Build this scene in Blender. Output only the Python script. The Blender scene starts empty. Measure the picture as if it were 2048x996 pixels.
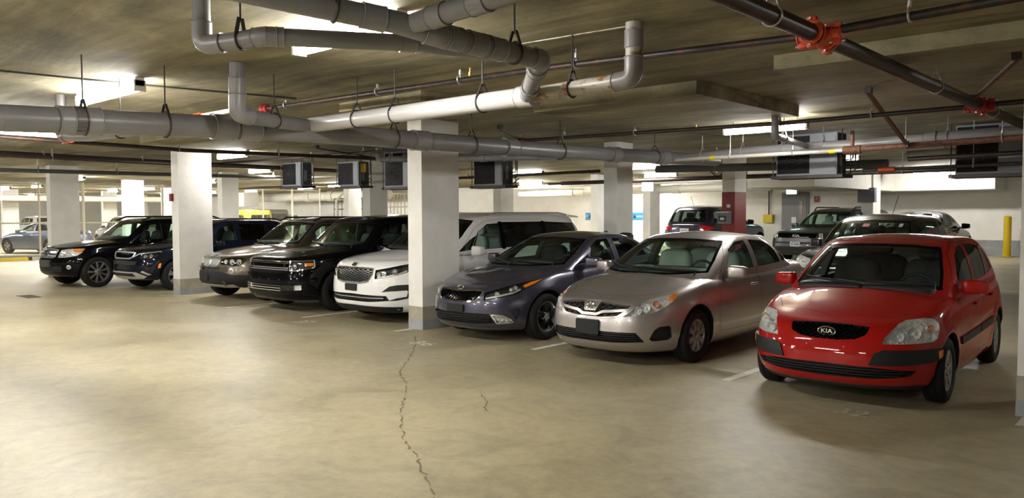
import bpy, bmesh, math, random
import numpy as np
from mathutils import Vector, Matrix
from mathutils.bvhtree import BVHTree
from mathutils.geometry import delaunay_2d_cdt

# ---------------------------------------------------------------- camera, world, exposure
SC = bpy.context.scene
cam = bpy.data.cameras.new('camera')
cam.sensor_width = 36.0
cam.lens = 1573.63/2048*36
cam.clip_end = 300
co_ = bpy.data.objects.new('camera', cam)
SC.collection.objects.link(co_)
YAW, PITCH, ROLL = math.radians(42.085), math.radians(-2.539), math.radians(-.194)
_f0 = Vector((-math.sin(YAW), math.cos(YAW), 0)); _r0 = Vector((math.cos(YAW), math.sin(YAW), 0)); _u0 = Vector((0, 0, 1))
_f = _f0*math.cos(PITCH)+_u0*math.sin(PITCH); _u = _u0*math.cos(PITCH)-_f0*math.sin(PITCH)
_r = _r0*math.cos(ROLL)+_u*math.sin(ROLL); _u = _u*math.cos(ROLL)-_r0*math.sin(ROLL)
co_.matrix_world = Matrix(((_r.x, _u.x, -_f.x, 0), (_r.y, _u.y, -_f.y, 0), (_r.z, _u.z, -_f.z, 1.70), (0, 0, 0, 1)))
SC.camera = co_
#CROP
world = bpy.data.worlds.new('world'); SC.world = world; world.use_nodes = True
world.node_tree.nodes['Background'].inputs[0].default_value = (.8, .85, 1, 1)
world.node_tree.nodes['Background'].inputs[1].default_value = .0
SC.view_settings.view_transform = 'Standard'; SC.view_settings.look = 'None'
SC.view_settings.gamma = 1; SC.view_settings.use_curve_mapping = False
SC.view_settings.exposure = 2.4
TUBE = 34.0        # radiance of the fluorescent lenses
TUBE_COL = (1.0, .968, .915)

# ---------------------------------------------------------------- materials
M = {}
def mat(name, col, rough=.5, metal=0.0, coat=0.0, spec=.5, emit=None, es=0, alpha=None):
    m = bpy.data.materials.new(name); m.use_nodes = True
    b = m.node_tree.nodes['Principled BSDF']
    b.inputs['Base Color'].default_value = (*col, 1)
    b.inputs['Roughness'].default_value = rough; b.inputs['Metallic'].default_value = metal
    b.inputs['Coat Weight'].default_value = coat; b.inputs['Coat Roughness'].default_value = .03; b.inputs['Coat IOR'].default_value = 1.42
    b.inputs['Specular IOR Level'].default_value = spec
    if emit:
        b.inputs['Emission Color'].default_value = (*emit, 1); b.inputs['Emission Strength'].default_value = es
    M[name] = m
    return m
def nd(m, t, **k):
    n = m.node_tree.nodes.new(t)
    for a, v in k.items():
        if a.startswith('i_'): n.inputs[int(a[2:])].default_value = v
        else: setattr(n, a, v)
    return n
def lk(m, a, ao, b, bi): m.node_tree.links.new(a.outputs[ao], b.inputs[bi])
def noise_tint(m, scale, c0, c1, lo=.35, hi=.65, detail=4, rough=.6, vec='Object', stretch=None, bump=0, bscale=None):
    """colour variation by 3-D noise"""
    b = m.node_tree.nodes['Principled BSDF']
    tc = nd(m, 'ShaderNodeTexCoord'); n = nd(m, 'ShaderNodeTexNoise')
    n.inputs['Scale'].default_value = scale; n.inputs['Detail'].default_value = detail; n.inputs['Roughness'].default_value = rough
    src = (tc, vec)
    if stretch:
        mp = nd(m, 'ShaderNodeMapping'); mp.inputs['Scale'].default_value = stretch
        lk(m, tc, vec, mp, 0); lk(m, mp, 0, n, 'Vector')
    else: lk(m, tc, vec, n, 'Vector')
    r = nd(m, 'ShaderNodeValToRGB')
    r.color_ramp.elements[0].position = lo; r.color_ramp.elements[1].position = hi
    r.color_ramp.elements[0].color = (*c0, 1); r.color_ramp.elements[1].color = (*c1, 1)
    lk(m, n, 0, r, 0); lk(m, r, 0, b, 'Base Color')
    if bump:
        n2 = nd(m, 'ShaderNodeTexNoise'); n2.inputs['Scale'].default_value = bscale or scale*6; n2.inputs['Detail'].default_value = 5
        lk(m, tc, vec, n2, 'Vector')
        bp = nd(m, 'ShaderNodeBump'); bp.inputs['Strength'].default_value = bump; bp.inputs['Distance'].default_value = .02
        lk(m, n2, 0, bp, 'Height'); lk(m, bp, 0, b, 'Normal')
    return r
def paint(name, col, metal=.55, rough=.32, coat=1.0):
    m = mat(name, col, rough, metal, coat, .5 if metal > .5 else .02)
    b = m.node_tree.nodes['Principled BSDF']
    tc = nd(m, 'ShaderNodeTexCoord'); n = nd(m, 'ShaderNodeTexNoise'); n.inputs['Scale'].default_value = 900; n.inputs['Detail'].default_value = 1
    lk(m, tc, 'Object', n, 'Vector')
    mx = nd(m, 'ShaderNodeMix', data_type='RGBA')
    mx.inputs['A'].default_value = (*[c*.85 for c in col], 1); mx.inputs['B'].default_value = (*[min(1, c*1.15) for c in col], 1)
    lk(m, n, 0, mx, 'Factor'); m.node_tree.links.new(mx.outputs['Result'], b.inputs['Base Color'])
    return m
def glass(name, col, refl=1.0, rough=0.0):
    """thin pane: tinted see-through plus mirror reflection by angle"""
    m = bpy.data.materials.new(name); m.use_nodes = True
    nt = m.node_tree; nt.nodes.remove(nt.nodes['Principled BSDF']); out = nt.nodes['Material Output']
    t = nd(m, 'ShaderNodeBsdfTransparent'); t.inputs[0].default_value = (*col, 1)
    g = nd(m, 'ShaderNodeBsdfGlossy'); g.inputs['Roughness'].default_value = rough; g.inputs[0].default_value = (refl, refl, refl, 1)
    fr = nd(m, 'ShaderNodeFresnel'); ge = nd(m, 'ShaderNodeNewGeometry')
    io = nd(m, 'ShaderNodeMapRange'); io.inputs['To Min'].default_value = 1.5; io.inputs['To Max'].default_value = 1/1.5   # same pane seen from either side
    lk(m, ge, 'Backfacing', io, 0); lk(m, io, 0, fr, 0)
    mx = nd(m, 'ShaderNodeMixShader')
    lk(m, fr, 0, mx, 0); lk(m, t, 0, mx, 1); lk(m, g, 0, mx, 2); lk(m, mx, 0, out, 0)
    M[name] = m
    return m

glass('glass', (.80, .90, .86)); glass('glass_green', (.72, .88, .80)); glass('glass_dark', (.07, .075, .08)); glass('lens', (.93, .95, .95)); glass('glass_mid', (.30, .36, .34))
mat('trim_dark', (.012, .012, .013), .6)
mat('black_plastic', (.014, .014, .015), .5, spec=.35)
mat('grey_plastic', (.05, .052, .055), .55)
mat('black_gloss', (.003, .003, .004), .12, spec=.12)
mat('chrome', (.80, .83, .87), .07, 1)
mat('chrome_dull', (.70, .73, .77), .28, .85)
mat('chrome_dark', (.30, .30, .31), .15, 1)
mat('silver_plastic', (.52, .51, .48), .4, .3)
mat('tyre', (.009, .009, .009), .75, spec=.3); mat('lattice_grey', (.10, .10, .105), .3, .6)
mat('interior', (.05, .05, .048), .7); mat('lamp_silver', (.88, .88, .87), .3, .12, 1); mat('interior_light', (.22, .22, .205), .7)
mat('rim_silver', (.50, .50, .49), .3, .85)
mat('rim_grey', (.30, .30, .30), .3, .85)
mat('rim_dark', (.006, .006, .006), .5, spec=.3)
mat('amber', (.95, .27, .02), .2, 0, 1, emit=None)
mat('amber_pale', (.85, .55, .38), .15, .2, 1); mat('tail_red', (.45, .012, .015), .15, 0, 1)
mat('glass_bulb', (.35, .36, .38), .05, .6, 1)
mat('seat_grey', (.40, .41, .39), .8); mat('seat_beige', (.30, .27, .22), .8); mat('seat_black', (.010, .010, .011), .7)
mat('plate_white', (.72, .74, .76), .4); mat('plate_ink', (.03, .06, .25), .5)
mat('badge_white', (.85, .85, .83), .3)
mat('sticker_red', (.6, .05, .04), .5)
mat('cream_cover', (.62, .52, .40), .6)
paint('paint_red', (.37, .010, .008), .0, .4); paint('paint_silver', (.46, .43, .42), .75, .34); paint('paint_slate', (.070, .068, .105), .6, .3)
paint('paint_white', (.82, .82, .82), .0, .3); paint('paint_black', (.003, .003, .004), .1, .25, .55); paint('paint_bronze', (.135, .110, .085), .65, .3)
paint('paint_navy', (.005, .007, .016), .4, .28, .8); paint('paint_graphite', (.10, .10, .10), .7, .32); paint('paint_charcoal', (.045, .045, .055), .6, .3)
paint('paint_plum', (.030, .026, .050), .6, .28); paint('paint_blue', (.12, .15, .22), .6, .3); paint('paint_pearl', (.62, .62, .62), .1, .3)
paint('paint_yellow', (.75, .60, .05), .0, .3); paint('paint_grey', (.22, .22, .22), .6, .32)

# cut-glass sparkle of the lamp bowls
_m = M['lamp_silver']; _tc = nd(_m, 'ShaderNodeTexCoord'); _vo = nd(_m, 'ShaderNodeTexVoronoi'); _vo.inputs['Scale'].default_value = 55
lk(_m, _tc, 'Object', _vo, 'Vector'); _bp = nd(_m, 'ShaderNodeBump'); _bp.inputs['Strength'].default_value = .8; _bp.inputs['Distance'].default_value = .02
lk(_m, _vo, 0, _bp, 'Height'); lk(_m, _bp, 0, _m.node_tree.nodes['Principled BSDF'], 'Normal')
# ---------------------------------------------------------------- mesh helpers
COL = bpy.context.scene.collection
R_ = random.Random(7)

def mk(name, verts, faces, mats, parent=None, smooth=False, idx=None, loc=None, kind=None):
    me = bpy.data.meshes.new(name)
    me.from_pydata([tuple(v) for v in verts], [], [tuple(f) for f in faces])
    return mko(name, me, mats, parent, smooth, idx, loc, kind)

def mko(name, me, mats, parent=None, smooth=False, idx=None, loc=None, kind=None):
    if mats is not None:
        for k, m in enumerate(mats if isinstance(mats, (list, tuple)) else [mats]):
            m = M[m] if isinstance(m, str) else m
            if k < len(me.materials): me.materials[k] = m
            else: me.materials.append(m)
    n = len(me.polygons)
    if idx is not None:
        me.polygons.foreach_set('material_index', idx)
    if smooth is True:
        me.polygons.foreach_set('use_smooth', [True] * n)
    elif smooth:
        me.polygons.foreach_set('use_smooth', [True] * n)
        me.set_sharp_from_angle(angle=math.radians(smooth))
    o = bpy.data.objects.new(name, me)
    COL.objects.link(o)
    if parent is not None:
        o.parent = parent
    if loc is not None:
        o.location = loc
    if kind:
        o['kind'] = kind
    return o

def tag(o, label, cat, group=None):
    o['label'] = label
    o['category'] = cat
    if group:
        o['group'] = group
    return o

def thing(name, label, cat, loc=(0, 0, 0), rz=0.0, group=None):
    o = bpy.data.objects.new(name, None)
    o.empty_display_size = .2
    COL.objects.link(o)
    o.location = loc
    o.rotation_euler = (0, 0, rz)
    return tag(o, label, cat, group)

class MB:
    """collects simple solids into one mesh"""
    def __init__(s):
        s.v = []; s.f = []; s.i = []
    def add(s, v, f, mi=0):
        b = len(s.v)
        s.v += [tuple(p) for p in v]
        s.f += [tuple(b + k for k in q) for q in f]
        s.i += [mi] * len(f)
        return s
    def box(s, a, b, mi=0):
        (x0, y0, z0), (x1, y1, z1) = a, b
        v = [(x0,y0,z0),(x1,y0,z0),(x1,y1,z0),(x0,y1,z0),(x0,y0,z1),(x1,y0,z1),(x1,y1,z1),(x0,y1,z1)]
        f = [(0,3,2,1),(4,5,6,7),(0,1,5,4),(1,2,6,5),(2,3,7,6),(3,0,4,7)]
        return s.add(v, f, mi)
    def cbox(s, c, d, mi=0):
        return s.box([c[k]-d[k]/2 for k in range(3)], [c[k]+d[k]/2 for k in range(3)], mi)
    def bar(s, p, q, w, h=None, mi=0):
        p, q = Vector(p), Vector(q)
        d = (q-p).normalized()
        u = Vector((0,0,1)) if abs(d.z) < .95 else Vector((1,0,0))
        a = d.cross(u).normalized(); b = a.cross(d).normalized()
        h = h or w
        v = [e + a*sx*w/2 + b*sy*h/2 for e in (p, q) for sx, sy in ((-1,-1),(1,-1),(1,1),(-1,1))]
        f = [(0,3,2,1),(4,5,6,7),(0,1,5,4),(1,2,6,5),(2,3,7,6),(3,0,4,7)]
        return s.add(v, f, mi)
    def tube(s, pts, r, n=10, mi=0, caps=True):
        v, f = tube_data(pts, r, n, caps)
        return s.add(v, f, mi)
    def build(s, name, mats, parent=None, smooth=False, **k):
        return mk(name, s.v, s.f, mats, parent, smooth, s.i if max(s.i or [0]) else None, **k)

def tube_data(pts, r, n=10, caps=True):
    pts = [Vector(p) for p in pts]
    rs = r if isinstance(r, (list, tuple)) else [r]*len(pts)
    v = []; f = []
    prev = None
    for i, p in enumerate(pts):
        if i == 0: d = pts[1]-pts[0]
        elif i == len(pts)-1: d = pts[-1]-pts[-2]
        else: d = (pts[i+1]-p).normalized() + (p-pts[i-1]).normalized()
        if d.length < 1e-9: d = pts[min(i+1,len(pts)-1)]-pts[i-1]
        d.normalize()
        if prev is None:
            u = Vector((0,0,1)) if abs(d.z) < .9 else Vector((1,0,0))
            a = d.cross(u).normalized()
        else:
            a = (prev - d*prev.dot(d)).normalized()
        prev = a
        b = d.cross(a)
        k = 1.0
        if 0 < i < len(pts)-1:
            c = (pts[i+1]-p).normalized().dot((p-pts[i-1]).normalized())
            k = 1/max(.6, math.sqrt(max(0.05, (1+c)/2)))
        for j in range(n):
            t = 2*math.pi*j/n
            v.append(p + (a*math.cos(t) + b*math.sin(t))*rs[i]*(1 if k < 1.02 else 1))
    for i in range(len(pts)-1):
        for j in range(n):
            f.append((i*n+j, i*n+(j+1) % n, (i+1)*n+(j+1) % n, (i+1)*n+j))
    if caps:
        f.append(tuple(range(n-1, -1, -1)))
        f.append(tuple((len(pts)-1)*n+j for j in range(n)))
    return v, f

def bend(pts, r, k=6):
    """round the corners of a polyline with radius r"""
    pts = [Vector(p) for p in pts]
    out = [pts[0]]
    for i in range(1, len(pts)-1):
        a, b, c = pts[i-1], pts[i], pts[i+1]
        d0 = (a-b); d1 = (c-b)
        ang = d0.angle(d1)
        if ang > math.pi-.02:
            out.append(b); continue
        t = min(r/math.tan(ang/2), d0.length*.49, d1.length*.49)
        p0 = b + d0.normalized()*t; p1 = b + d1.normalized()*t
        for j in range(k+1):
            q = j/k
            out.append(p0*(1-q)**2 + b*2*q*(1-q) + p1*q*q)
    out.append(pts[-1])
    return out

def lathe_data(prof, n=32, axis='x'):
    """prof: list of (radius, offset along the axis)"""
    v = []; f = []
    for r, o in prof:
        for j in range(n):
            t = 2*math.pi*j/n
            a, b = r*math.cos(t), r*math.sin(t)
            v.append({'x': (o, a, b), 'y': (a, o, b), 'z': (a, b, o)}[axis])
    for i in range(len(prof)-1):
        for j in range(n):
            f.append((i*n+j, i*n+(j+1) % n, (i+1)*n+(j+1) % n, (i+1)*n+j))
    return v, f

def superq(r, e=(.5, .5), nu=20, nv=12):
    """super-ellipsoid: a rounded box-like lump"""
    sg = lambda c, p: math.copysign(abs(c)**p, c)
    v = []; f = []
    for i in range(nv+1):
        ph = -math.pi/2 + math.pi*i/nv
        for j in range(nu):
            t = 2*math.pi*j/nu
            v.append((r[0]*sg(math.cos(ph), e[0])*sg(math.cos(t), e[1]),
                      r[1]*sg(math.cos(ph), e[0])*sg(math.sin(t), e[1]),
                      r[2]*sg(math.sin(ph), e[0])))
    for i in range(nv):
        for j in range(nu):
            f.append((i*nu+j, i*nu+(j+1) % nu, (i+1)*nu+(j+1) % nu, (i+1)*nu+j))
    return v, f

def xf(v, loc=(0,0,0), rx=0, ry=0, rz=0):
    m = Matrix.Translation(loc) @ Matrix.Rotation(rz,4,'Z') @ Matrix.Rotation(ry,4,'Y') @ Matrix.Rotation(rx,4,'X')
    return [m @ Vector(p) for p in v]

def xf_part(vf, loc, **k):
    return xf(vf[0], loc, **k), vf[1]

def text_data(s, size=1.0, ext=0.0, align='CENTER'):
    """flat lettering in the xy plane, from Blender's own built-in font"""
    cu = bpy.data.curves.new('t', 'FONT')
    cu.body = s; cu.size = size; cu.extrude = ext; cu.align_x = align; cu.align_y = 'CENTER'; cu.resolution_u = 3
    o = bpy.data.objects.new('t', cu); COL.objects.link(o)
    me = bpy.data.meshes.new_from_object(o.evaluated_get(bpy.context.evaluated_depsgraph_get()))
    v = [p.co.copy() for p in me.vertices]; f = [tuple(p.vertices) for p in me.polygons]
    bpy.data.objects.remove(o); bpy.data.curves.remove(cu); bpy.data.meshes.remove(me)
    return v, f

# ---------------------------------------------------------------- curve maths
def pchip(pts):
    x = np.array([p[0] for p in pts], float); y = np.array([p[1] for p in pts], float)
    h = np.diff(x); d = np.diff(y)/h
    m = np.zeros_like(x); m[0] = d[0]; m[-1] = d[-1]
    for i in range(1, len(x)-1):
        if d[i-1]*d[i] > 0:
            w1 = 2*h[i]+h[i-1]; w2 = h[i]+2*h[i-1]
            m[i] = (w1+w2)/(w1/d[i-1]+w2/d[i])
    def f(q):
        q = np.clip(np.asarray(q, float), x[0], x[-1])
        i = np.clip(np.searchsorted(x, q, side='right')-1, 0, len(h)-1)
        t = (q-x[i])/h[i]
        return (y[i]*(1+2*t)*(1-t)**2 + m[i]*h[i]*t*(1-t)**2 + y[i+1]*t*t*(3-2*t) + m[i+1]*h[i]*t*t*(t-1))
    return f

def spl(pts, n):
    """smooth curve through 2-D points, sampled evenly along its length"""
    p = np.array(pts, float)
    q = np.vstack([2*p[0]-p[1], p, 2*p[-1]-p[-2]])
    out = []
    for i in range(len(p)-1):
        a, b, c, d = q[i], q[i+1], q[i+2], q[i+3]
        for t in np.linspace(0, 1, 16, endpoint=False):
            out.append(.5*(2*b+(c-a)*t+(2*a-5*b+4*c-d)*t*t+(3*b-a-3*c+d)*t**3))
    out.append(p[-1])
    out = np.array(out)
    s = np.concatenate([[0], np.cumsum(np.hypot(*np.diff(out, axis=0).T))])
    u = np.linspace(0, s[-1], n)
    return np.stack([np.interp(u, s, out[:, 0]), np.interp(u, s, out[:, 1])], 1)

def rs_len(x, y, n):
    s = np.concatenate([[0], np.cumsum(np.hypot(np.diff(x), np.diff(y)))])
    u = np.linspace(0, s[-1], n)
    return np.interp(u, s, x), np.interp(u, s, y)

def poly_off(poly, d):
    """move the edges of a polygon inwards by d"""
    P = [Vector((p[0], p[1])) for p in poly]
    area = sum(P[i-1].x*P[i].y-P[i].x*P[i-1].y for i in range(len(P)))
    sg = 1 if area > 0 else -1
    out = []
    for i in range(len(P)):
        a, b, c = P[i-1], P[i], P[(i+1) % len(P)]
        n0 = Vector((-(b-a).y, (b-a).x)).normalized()*sg
        n1 = Vector((-(c-b).y, (c-b).x)).normalized()*sg
        n = n0+n1
        k = max(.5, n.length_squared/2)
        out.append(tuple(b+n*(d/k)))
    return out

def rnd(poly, r=.25, it=2):
    """round a polygon's corners (Chaikin with limited cut)"""
    P = [np.array(p[:2], float) for p in poly]
    for _ in range(it):
        out = []
        for i in range(len(P)):
            a, b, c = P[i-1], P[i], P[(i+1) % len(P)]
            la = np.linalg.norm(a-b); lc = np.linalg.norm(c-b)
            k = r*min(la, lc)
            out.append(b+(a-b)/max(la, 1e-9)*k); out.append(b+(c-b)/max(lc, 1e-9)*k)
        P = out
    return [tuple(p) for p in P]

def inside(poly, x, y):
    r = False
    n = len(poly)
    for i in range(n):
        x0, y0 = poly[i-1][:2]; x1, y1 = poly[i][:2]
        if (y0 > y) != (y1 > y) and x < (x1-x0)*(y-y0)/(y1-y0)+x0:
            r = not r
    return r

def tri_poly(poly, h=.04, inner=None):
    """triangulate a polygon with inner grid points; inner: a second loop kept as edges"""
    def dens(P):
        out = []
        for i in range(len(P)):
            a = Vector(P[i][:2]); b = Vector(P[(i+1) % len(P)][:2])
            n = max(1, int(math.ceil((b-a).length/h)))
            for j in range(n):
                out.append(a.lerp(b, j/n))
        return out
    O = dens(poly)
    V = list(O); E = [(i, (i+1) % len(O)) for i in range(len(O))]
    if inner:
        I = dens(inner); b = len(V)
        V += I; E += [(b+i, b+(i+1) % len(I)) for i in range(len(I))]
    B = np.array([[p.x, p.y] for p in V])
    xs = np.arange(B[:, 0].min()+h*.5, B[:, 0].max(), h); ys = np.arange(B[:, 1].min()+h*.5, B[:, 1].max(), h)
    pl = [(p.x, p.y) for p in O]
    for x in xs:
        for y in ys:
            if np.min((B[:, 0]-x)**2+(B[:, 1]-y)**2) > (h*.45)**2 and inside(pl, x, y):
                V.append(Vector((x, y)))
    v, e, f, *_ = delaunay_2d_cdt([Vector(p) for p in V], E, [list(range(len(O)))], 1, 1e-6)
    return [tuple(p) for p in v], [tuple(t) for t in f]

def border(tris):
    cnt = {}
    for t in tris:
        for i in range(len(t)):
            a, b = t[i], t[(i+1) % len(t)]
            if (b, a) in cnt: del cnt[(b, a)]
            else: cnt[(a, b)] = 1
    return list(cnt)

# ---------------------------------------------------------------- booleans
def raw(verts, faces, idx=None, nm=4):
    me = bpy.data.meshes.new('raw')
    me.from_pydata([tuple(v) for v in verts], [], [tuple(f) for f in faces])
    for k in range(nm): me.materials.append(None)
    if idx is not None: me.polygons.foreach_set('material_index', idx)
    return me

def clean(me, recalc=True, dist=1e-5):
    bm = bmesh.new(); bm.from_mesh(me)
    bmesh.ops.remove_doubles(bm, verts=bm.verts, dist=dist)
    bmesh.ops.dissolve_degenerate(bm, edges=bm.edges, dist=1e-6)
    if recalc: bmesh.ops.recalc_face_normals(bm, faces=bm.faces)
    bm.to_mesh(me); bm.free()
    return me

def boolean(a, b, op):
    oa = bpy.data.objects.new('tmp_a', a); ob = bpy.data.objects.new('tmp_b', b)
    COL.objects.link(oa); COL.objects.link(ob)
    m = oa.modifiers.new('b', 'BOOLEAN'); m.object = ob; m.operation = op; m.solver = 'MANIFOLD'
    dg = bpy.context.evaluated_depsgraph_get()
    me = bpy.data.meshes.new_from_object(oa.evaluated_get(dg))
    bpy.data.objects.remove(oa); bpy.data.objects.remove(ob)
    return me

def prism(poly, axis, a, b, h=None):
    """closed prism of a 2-D polygon; axis x: poly is (y,z); y: (x,z); z: (x,y)"""
    n = len(poly)
    put = {'x': lambda p, t: (t, p[0], p[1]), 'y': lambda p, t: (p[0], t, p[1]), 'z': lambda p, t: (p[0], p[1], t)}[axis]
    v = [put(p, a) for p in poly]+[put(p, b) for p in poly]
    f = [tuple(range(n-1, -1, -1)), tuple(range(n, 2*n))]+[(i, (i+1) % n, n+(i+1) % n, n+i) for i in range(n)]
    return v, f

class Surf:
    """smooth surface for ray hits and normals"""
    def __init__(s, me):
        me.calc_loop_triangles()
        s.v = np.empty(len(me.vertices)*3); me.vertices.foreach_get('co', s.v); s.v = s.v.reshape(-1, 3)
        s.t = np.empty(len(me.loop_triangles)*3, int); me.loop_triangles.foreach_get('vertices', s.t); s.t = s.t.reshape(-1, 3)
        s.n = np.empty(len(me.vertices)*3); me.vertices.foreach_get('normal', s.n); s.n = s.n.reshape(-1, 3)
        s.bvh = BVHTree.FromPolygons([Vector(p) for p in s.v], s.t.tolist())
    def smooth(s, P, I):
        P = np.asarray(P); I = np.asarray(I, int)
        a, b, c = (s.v[s.t[I, k]] for k in range(3))
        n = np.cross(b-a, c-a); nn = (n*n).sum(1)+1e-20
        w0 = (np.cross(b-P, c-P)*n).sum(1)/nn; w1 = (np.cross(c-P, a-P)*n).sum(1)/nn
        w0 = np.clip(w0, 0, 1); w1 = np.clip(w1, 0, 1); w2 = np.clip(1-w0-w1, 0, 1)
        N = s.n[s.t[I, 0]]*w0[:, None]+s.n[s.t[I, 1]]*w1[:, None]+s.n[s.t[I, 2]]*w2[:, None]
        return N/(np.linalg.norm(N, axis=1)[:, None]+1e-12)
    def rays(s, O, D):
        P = []; I = []
        for o, d in zip(O, D):
            h, n, i, dist = s.bvh.ray_cast(Vector(o), Vector(d))
            if h is None:
                h, n, i, dist = s.bvh.find_nearest(Vector(o)+Vector(d)*.5)
            P.append(tuple(h)); I.append(i)
        return np.array(P), s.smooth(P, I)
    def near(s, Q):
        P = []; I = []; Dd = []
        for q in Q:
            h, n, i, d = s.bvh.find_nearest(Vector(q))
            P.append(tuple(h)); I.append(i); Dd.append(d)
        return np.array(Dd), s.smooth(P, I)
# ---------------------------------------------------------------- the garage itself
CZ = 3.10                                   # ceiling height
zfl = pchip([(-20, 0), (14.5, 0), (17, .03), (24, .2), (29.5, .31), (60, .31)])
def fz(y): return float(zfl(y))

def struct(o):
    o['kind'] = 'structure'
    return o

# floor: tan power-trowelled concrete with stains and polish
m = mat('floor', (.4, .33, .2), .42)
b = m.node_tree.nodes['Principled BSDF']
tc = nd(m, 'ShaderNodeTexCoord')
def _noise(m, tc, scale, detail=5, rough=.6, dist=0):
    n = nd(m, 'ShaderNodeTexNoise'); n.inputs['Scale'].default_value = scale; n.inputs['Detail'].default_value = detail
    n.inputs['Roughness'].default_value = rough; n.inputs['Distortion'].default_value = dist
    lk(m, tc, 'Object', n, 'Vector'); return n
def _ramp(m, n, stops):
    r = nd(m, 'ShaderNodeValToRGB')
    while len(r.color_ramp.elements) < len(stops): r.color_ramp.elements.new(.5)
    for e, (p, c) in zip(r.color_ramp.elements, stops): e.position = p; e.color = (*c, 1)
    lk(m, n, 0, r, 0); return r
def _mix(m, a, b_, f, mode='MIX', fac=None):
    x = nd(m, 'ShaderNodeMix', data_type='RGBA', blend_type=mode)
    if f is not None: lk(m, f, 0, x, 'Factor')
    else: x.inputs['Factor'].default_value = fac
    m.node_tree.links.new(a.outputs[2 if a.type == 'MIX' else 0], x.inputs['A']); m.node_tree.links.new(b_.outputs[2 if b_.type == 'MIX' else 0], x.inputs['B'])
    return x
n1 = _noise(m, tc, .35, 4, .55, .6); r1 = _ramp(m, n1, [(.3, (.325, .280, .170)), (.5, (.385, .338, .216)), (.72, (.445, .398, .272))])
n2 = _noise(m, tc, 1.7, 8, .7, 1.2); r2 = _ramp(m, n2, [(.38, (.62, .62, .64)), (.55, (1, 1, 1))])
x1 = _mix(m, r1, r2, None, 'MULTIPLY', .55)
n3 = _noise(m, tc, 9, 8, .75); r3 = _ramp(m, n3, [(.35, (.78, .78, .78)), (.6, (1.06, 1.05, 1.02))])
x2 = _mix(m, x1, r3, None, 'MULTIPLY', .7)
n4 = _noise(m, tc, 60, 3, .8); r4 = _ramp(m, n4, [(.3, (.86, .86, .86)), (.5, (1, 1, 1))])
x3 = _mix(m, x2, r4, None, 'MULTIPLY', .5)
m.node_tree.links.new(x3.outputs['Result'], b.inputs['Base Color'])
rr = nd(m, 'ShaderNodeMapRange'); rr.inputs['To Min'].default_value = .34; rr.inputs['To Max'].default_value = .58
lk(m, n2, 0, rr, 0); lk(m, rr, 0, b, 'Roughness')
bp = nd(m, 'ShaderNodeBump'); bp.inputs['Strength'].default_value = .12; bp.inputs['Distance'].default_value = .01
lk(m, n3, 0, bp, 'Height'); lk(m, bp, 0, b, 'Normal')

# ceiling: raw board-marked concrete
m = mat('ceiling', (.3, .26, .17), .8)
b = m.node_tree.nodes['Principled BSDF']; tc = nd(m, 'ShaderNodeTexCoord')
mp = nd(m, 'ShaderNodeMapping'); mp.inputs['Scale'].default_value = (.35, 1.3, 1); mp.inputs['Rotation'].default_value = (0, 0, .12)
lk(m, tc, 'Object', mp, 0)
n1 = nd(m, 'ShaderNodeTexNoise'); n1.inputs['Scale'].default_value = 1.0; n1.inputs['Detail'].default_value = 9; n1.inputs['Roughness'].default_value = .66; n1.inputs['Distortion'].default_value = 1.0
lk(m, mp, 0, n1, 'Vector')
r1 = _ramp(m, n1, [(.30, (.115, .098, .055)), (.44, (.225, .196, .115)), (.55, (.285, .252, .152)), (.70, (.41, .372, .255))])
n2 = _noise(m, tc, .55, 4, .6, .8); r2 = _ramp(m, n2, [(.36, (.62, .62, .60)), (.52, (1.0, 1.0, 1.0)), (.68, (1.45, 1.42, 1.36))])
x1 = _mix(m, r1, r2, None, 'MULTIPLY', .85)
n3 = _noise(m, tc, 12, 7, .75, .5); r3 = _ramp(m, n3, [(.32, (.62, .62, .60)), (.50, (1, 1, 1))])
x2 = _mix(m, x1, r3, None, 'MULTIPLY', .7)
mp2 = nd(m, 'ShaderNodeMapping'); mp2.inputs['Scale'].default_value = (.6, 7, 1); mp2.inputs['Rotation'].default_value = (0, 0, -.08); lk(m, tc, 'Object', mp2, 0)
n4 = nd(m, 'ShaderNodeTexNoise'); n4.inputs['Scale'].default_value = 1.5; n4.inputs['Detail'].default_value = 5; lk(m, mp2, 0, n4, 'Vector')
r4 = _ramp(m, n4, [(.35, (.78, .78, .77)), (.55, (1.05, 1.05, 1.05))])
x3 = _mix(m, x2, r4, None, 'MULTIPLY', .8)
m.node_tree.links.new(x3.outputs['Result'], b.inputs['Base Color'])
bp = nd(m, 'ShaderNodeBump'); bp.inputs['Strength'].default_value = .45; bp.inputs['Distance'].default_value = .02
lk(m, n1, 0, bp, 'Height'); lk(m, bp, 0, b, 'Normal')

mat('wall_white', (.76, .745, .69), .6); noise_tint(M['wall_white'], 2.2, (.72, .70, .645), (.78, .765, .715), bump=.08, bscale=30)
mat('column_white', (.76, .755, .73), .5); noise_tint(M['column_white'], 2.5, (.70, .69, .665), (.78, .775, .75), lo=.3, hi=.6, bump=.10, bscale=22)
mat('column_base', (.36, .33, .26), .7); noise_tint(M['column_base'], 3.5, (.31, .285, .225), (.42, .39, .32), bump=.3, bscale=25)
mat('column_grey', (.30, .31, .33), .7); noise_tint(M['column_grey'], 3.0, (.26, .27, .29), (.34, .35, .37), bump=.3, bscale=25)
mat('column_red', (.20, .007, .006), .4)
mat('line_paint', (.70, .67, .58), .6); noise_tint(M['line_paint'], 18, (.42, .38, .28), (.74, .71, .62), lo=.30, hi=.42)
mat('line_faded', (.5, .47, .38), .6); noise_tint(M['line_faded'], 14, (.36, .32, .2), (.62, .59, .5), lo=.38, hi=.55)
mat('crack', (.17, .138, .080), .9); mat('stain', (.10, .065, .04), .8)
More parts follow.
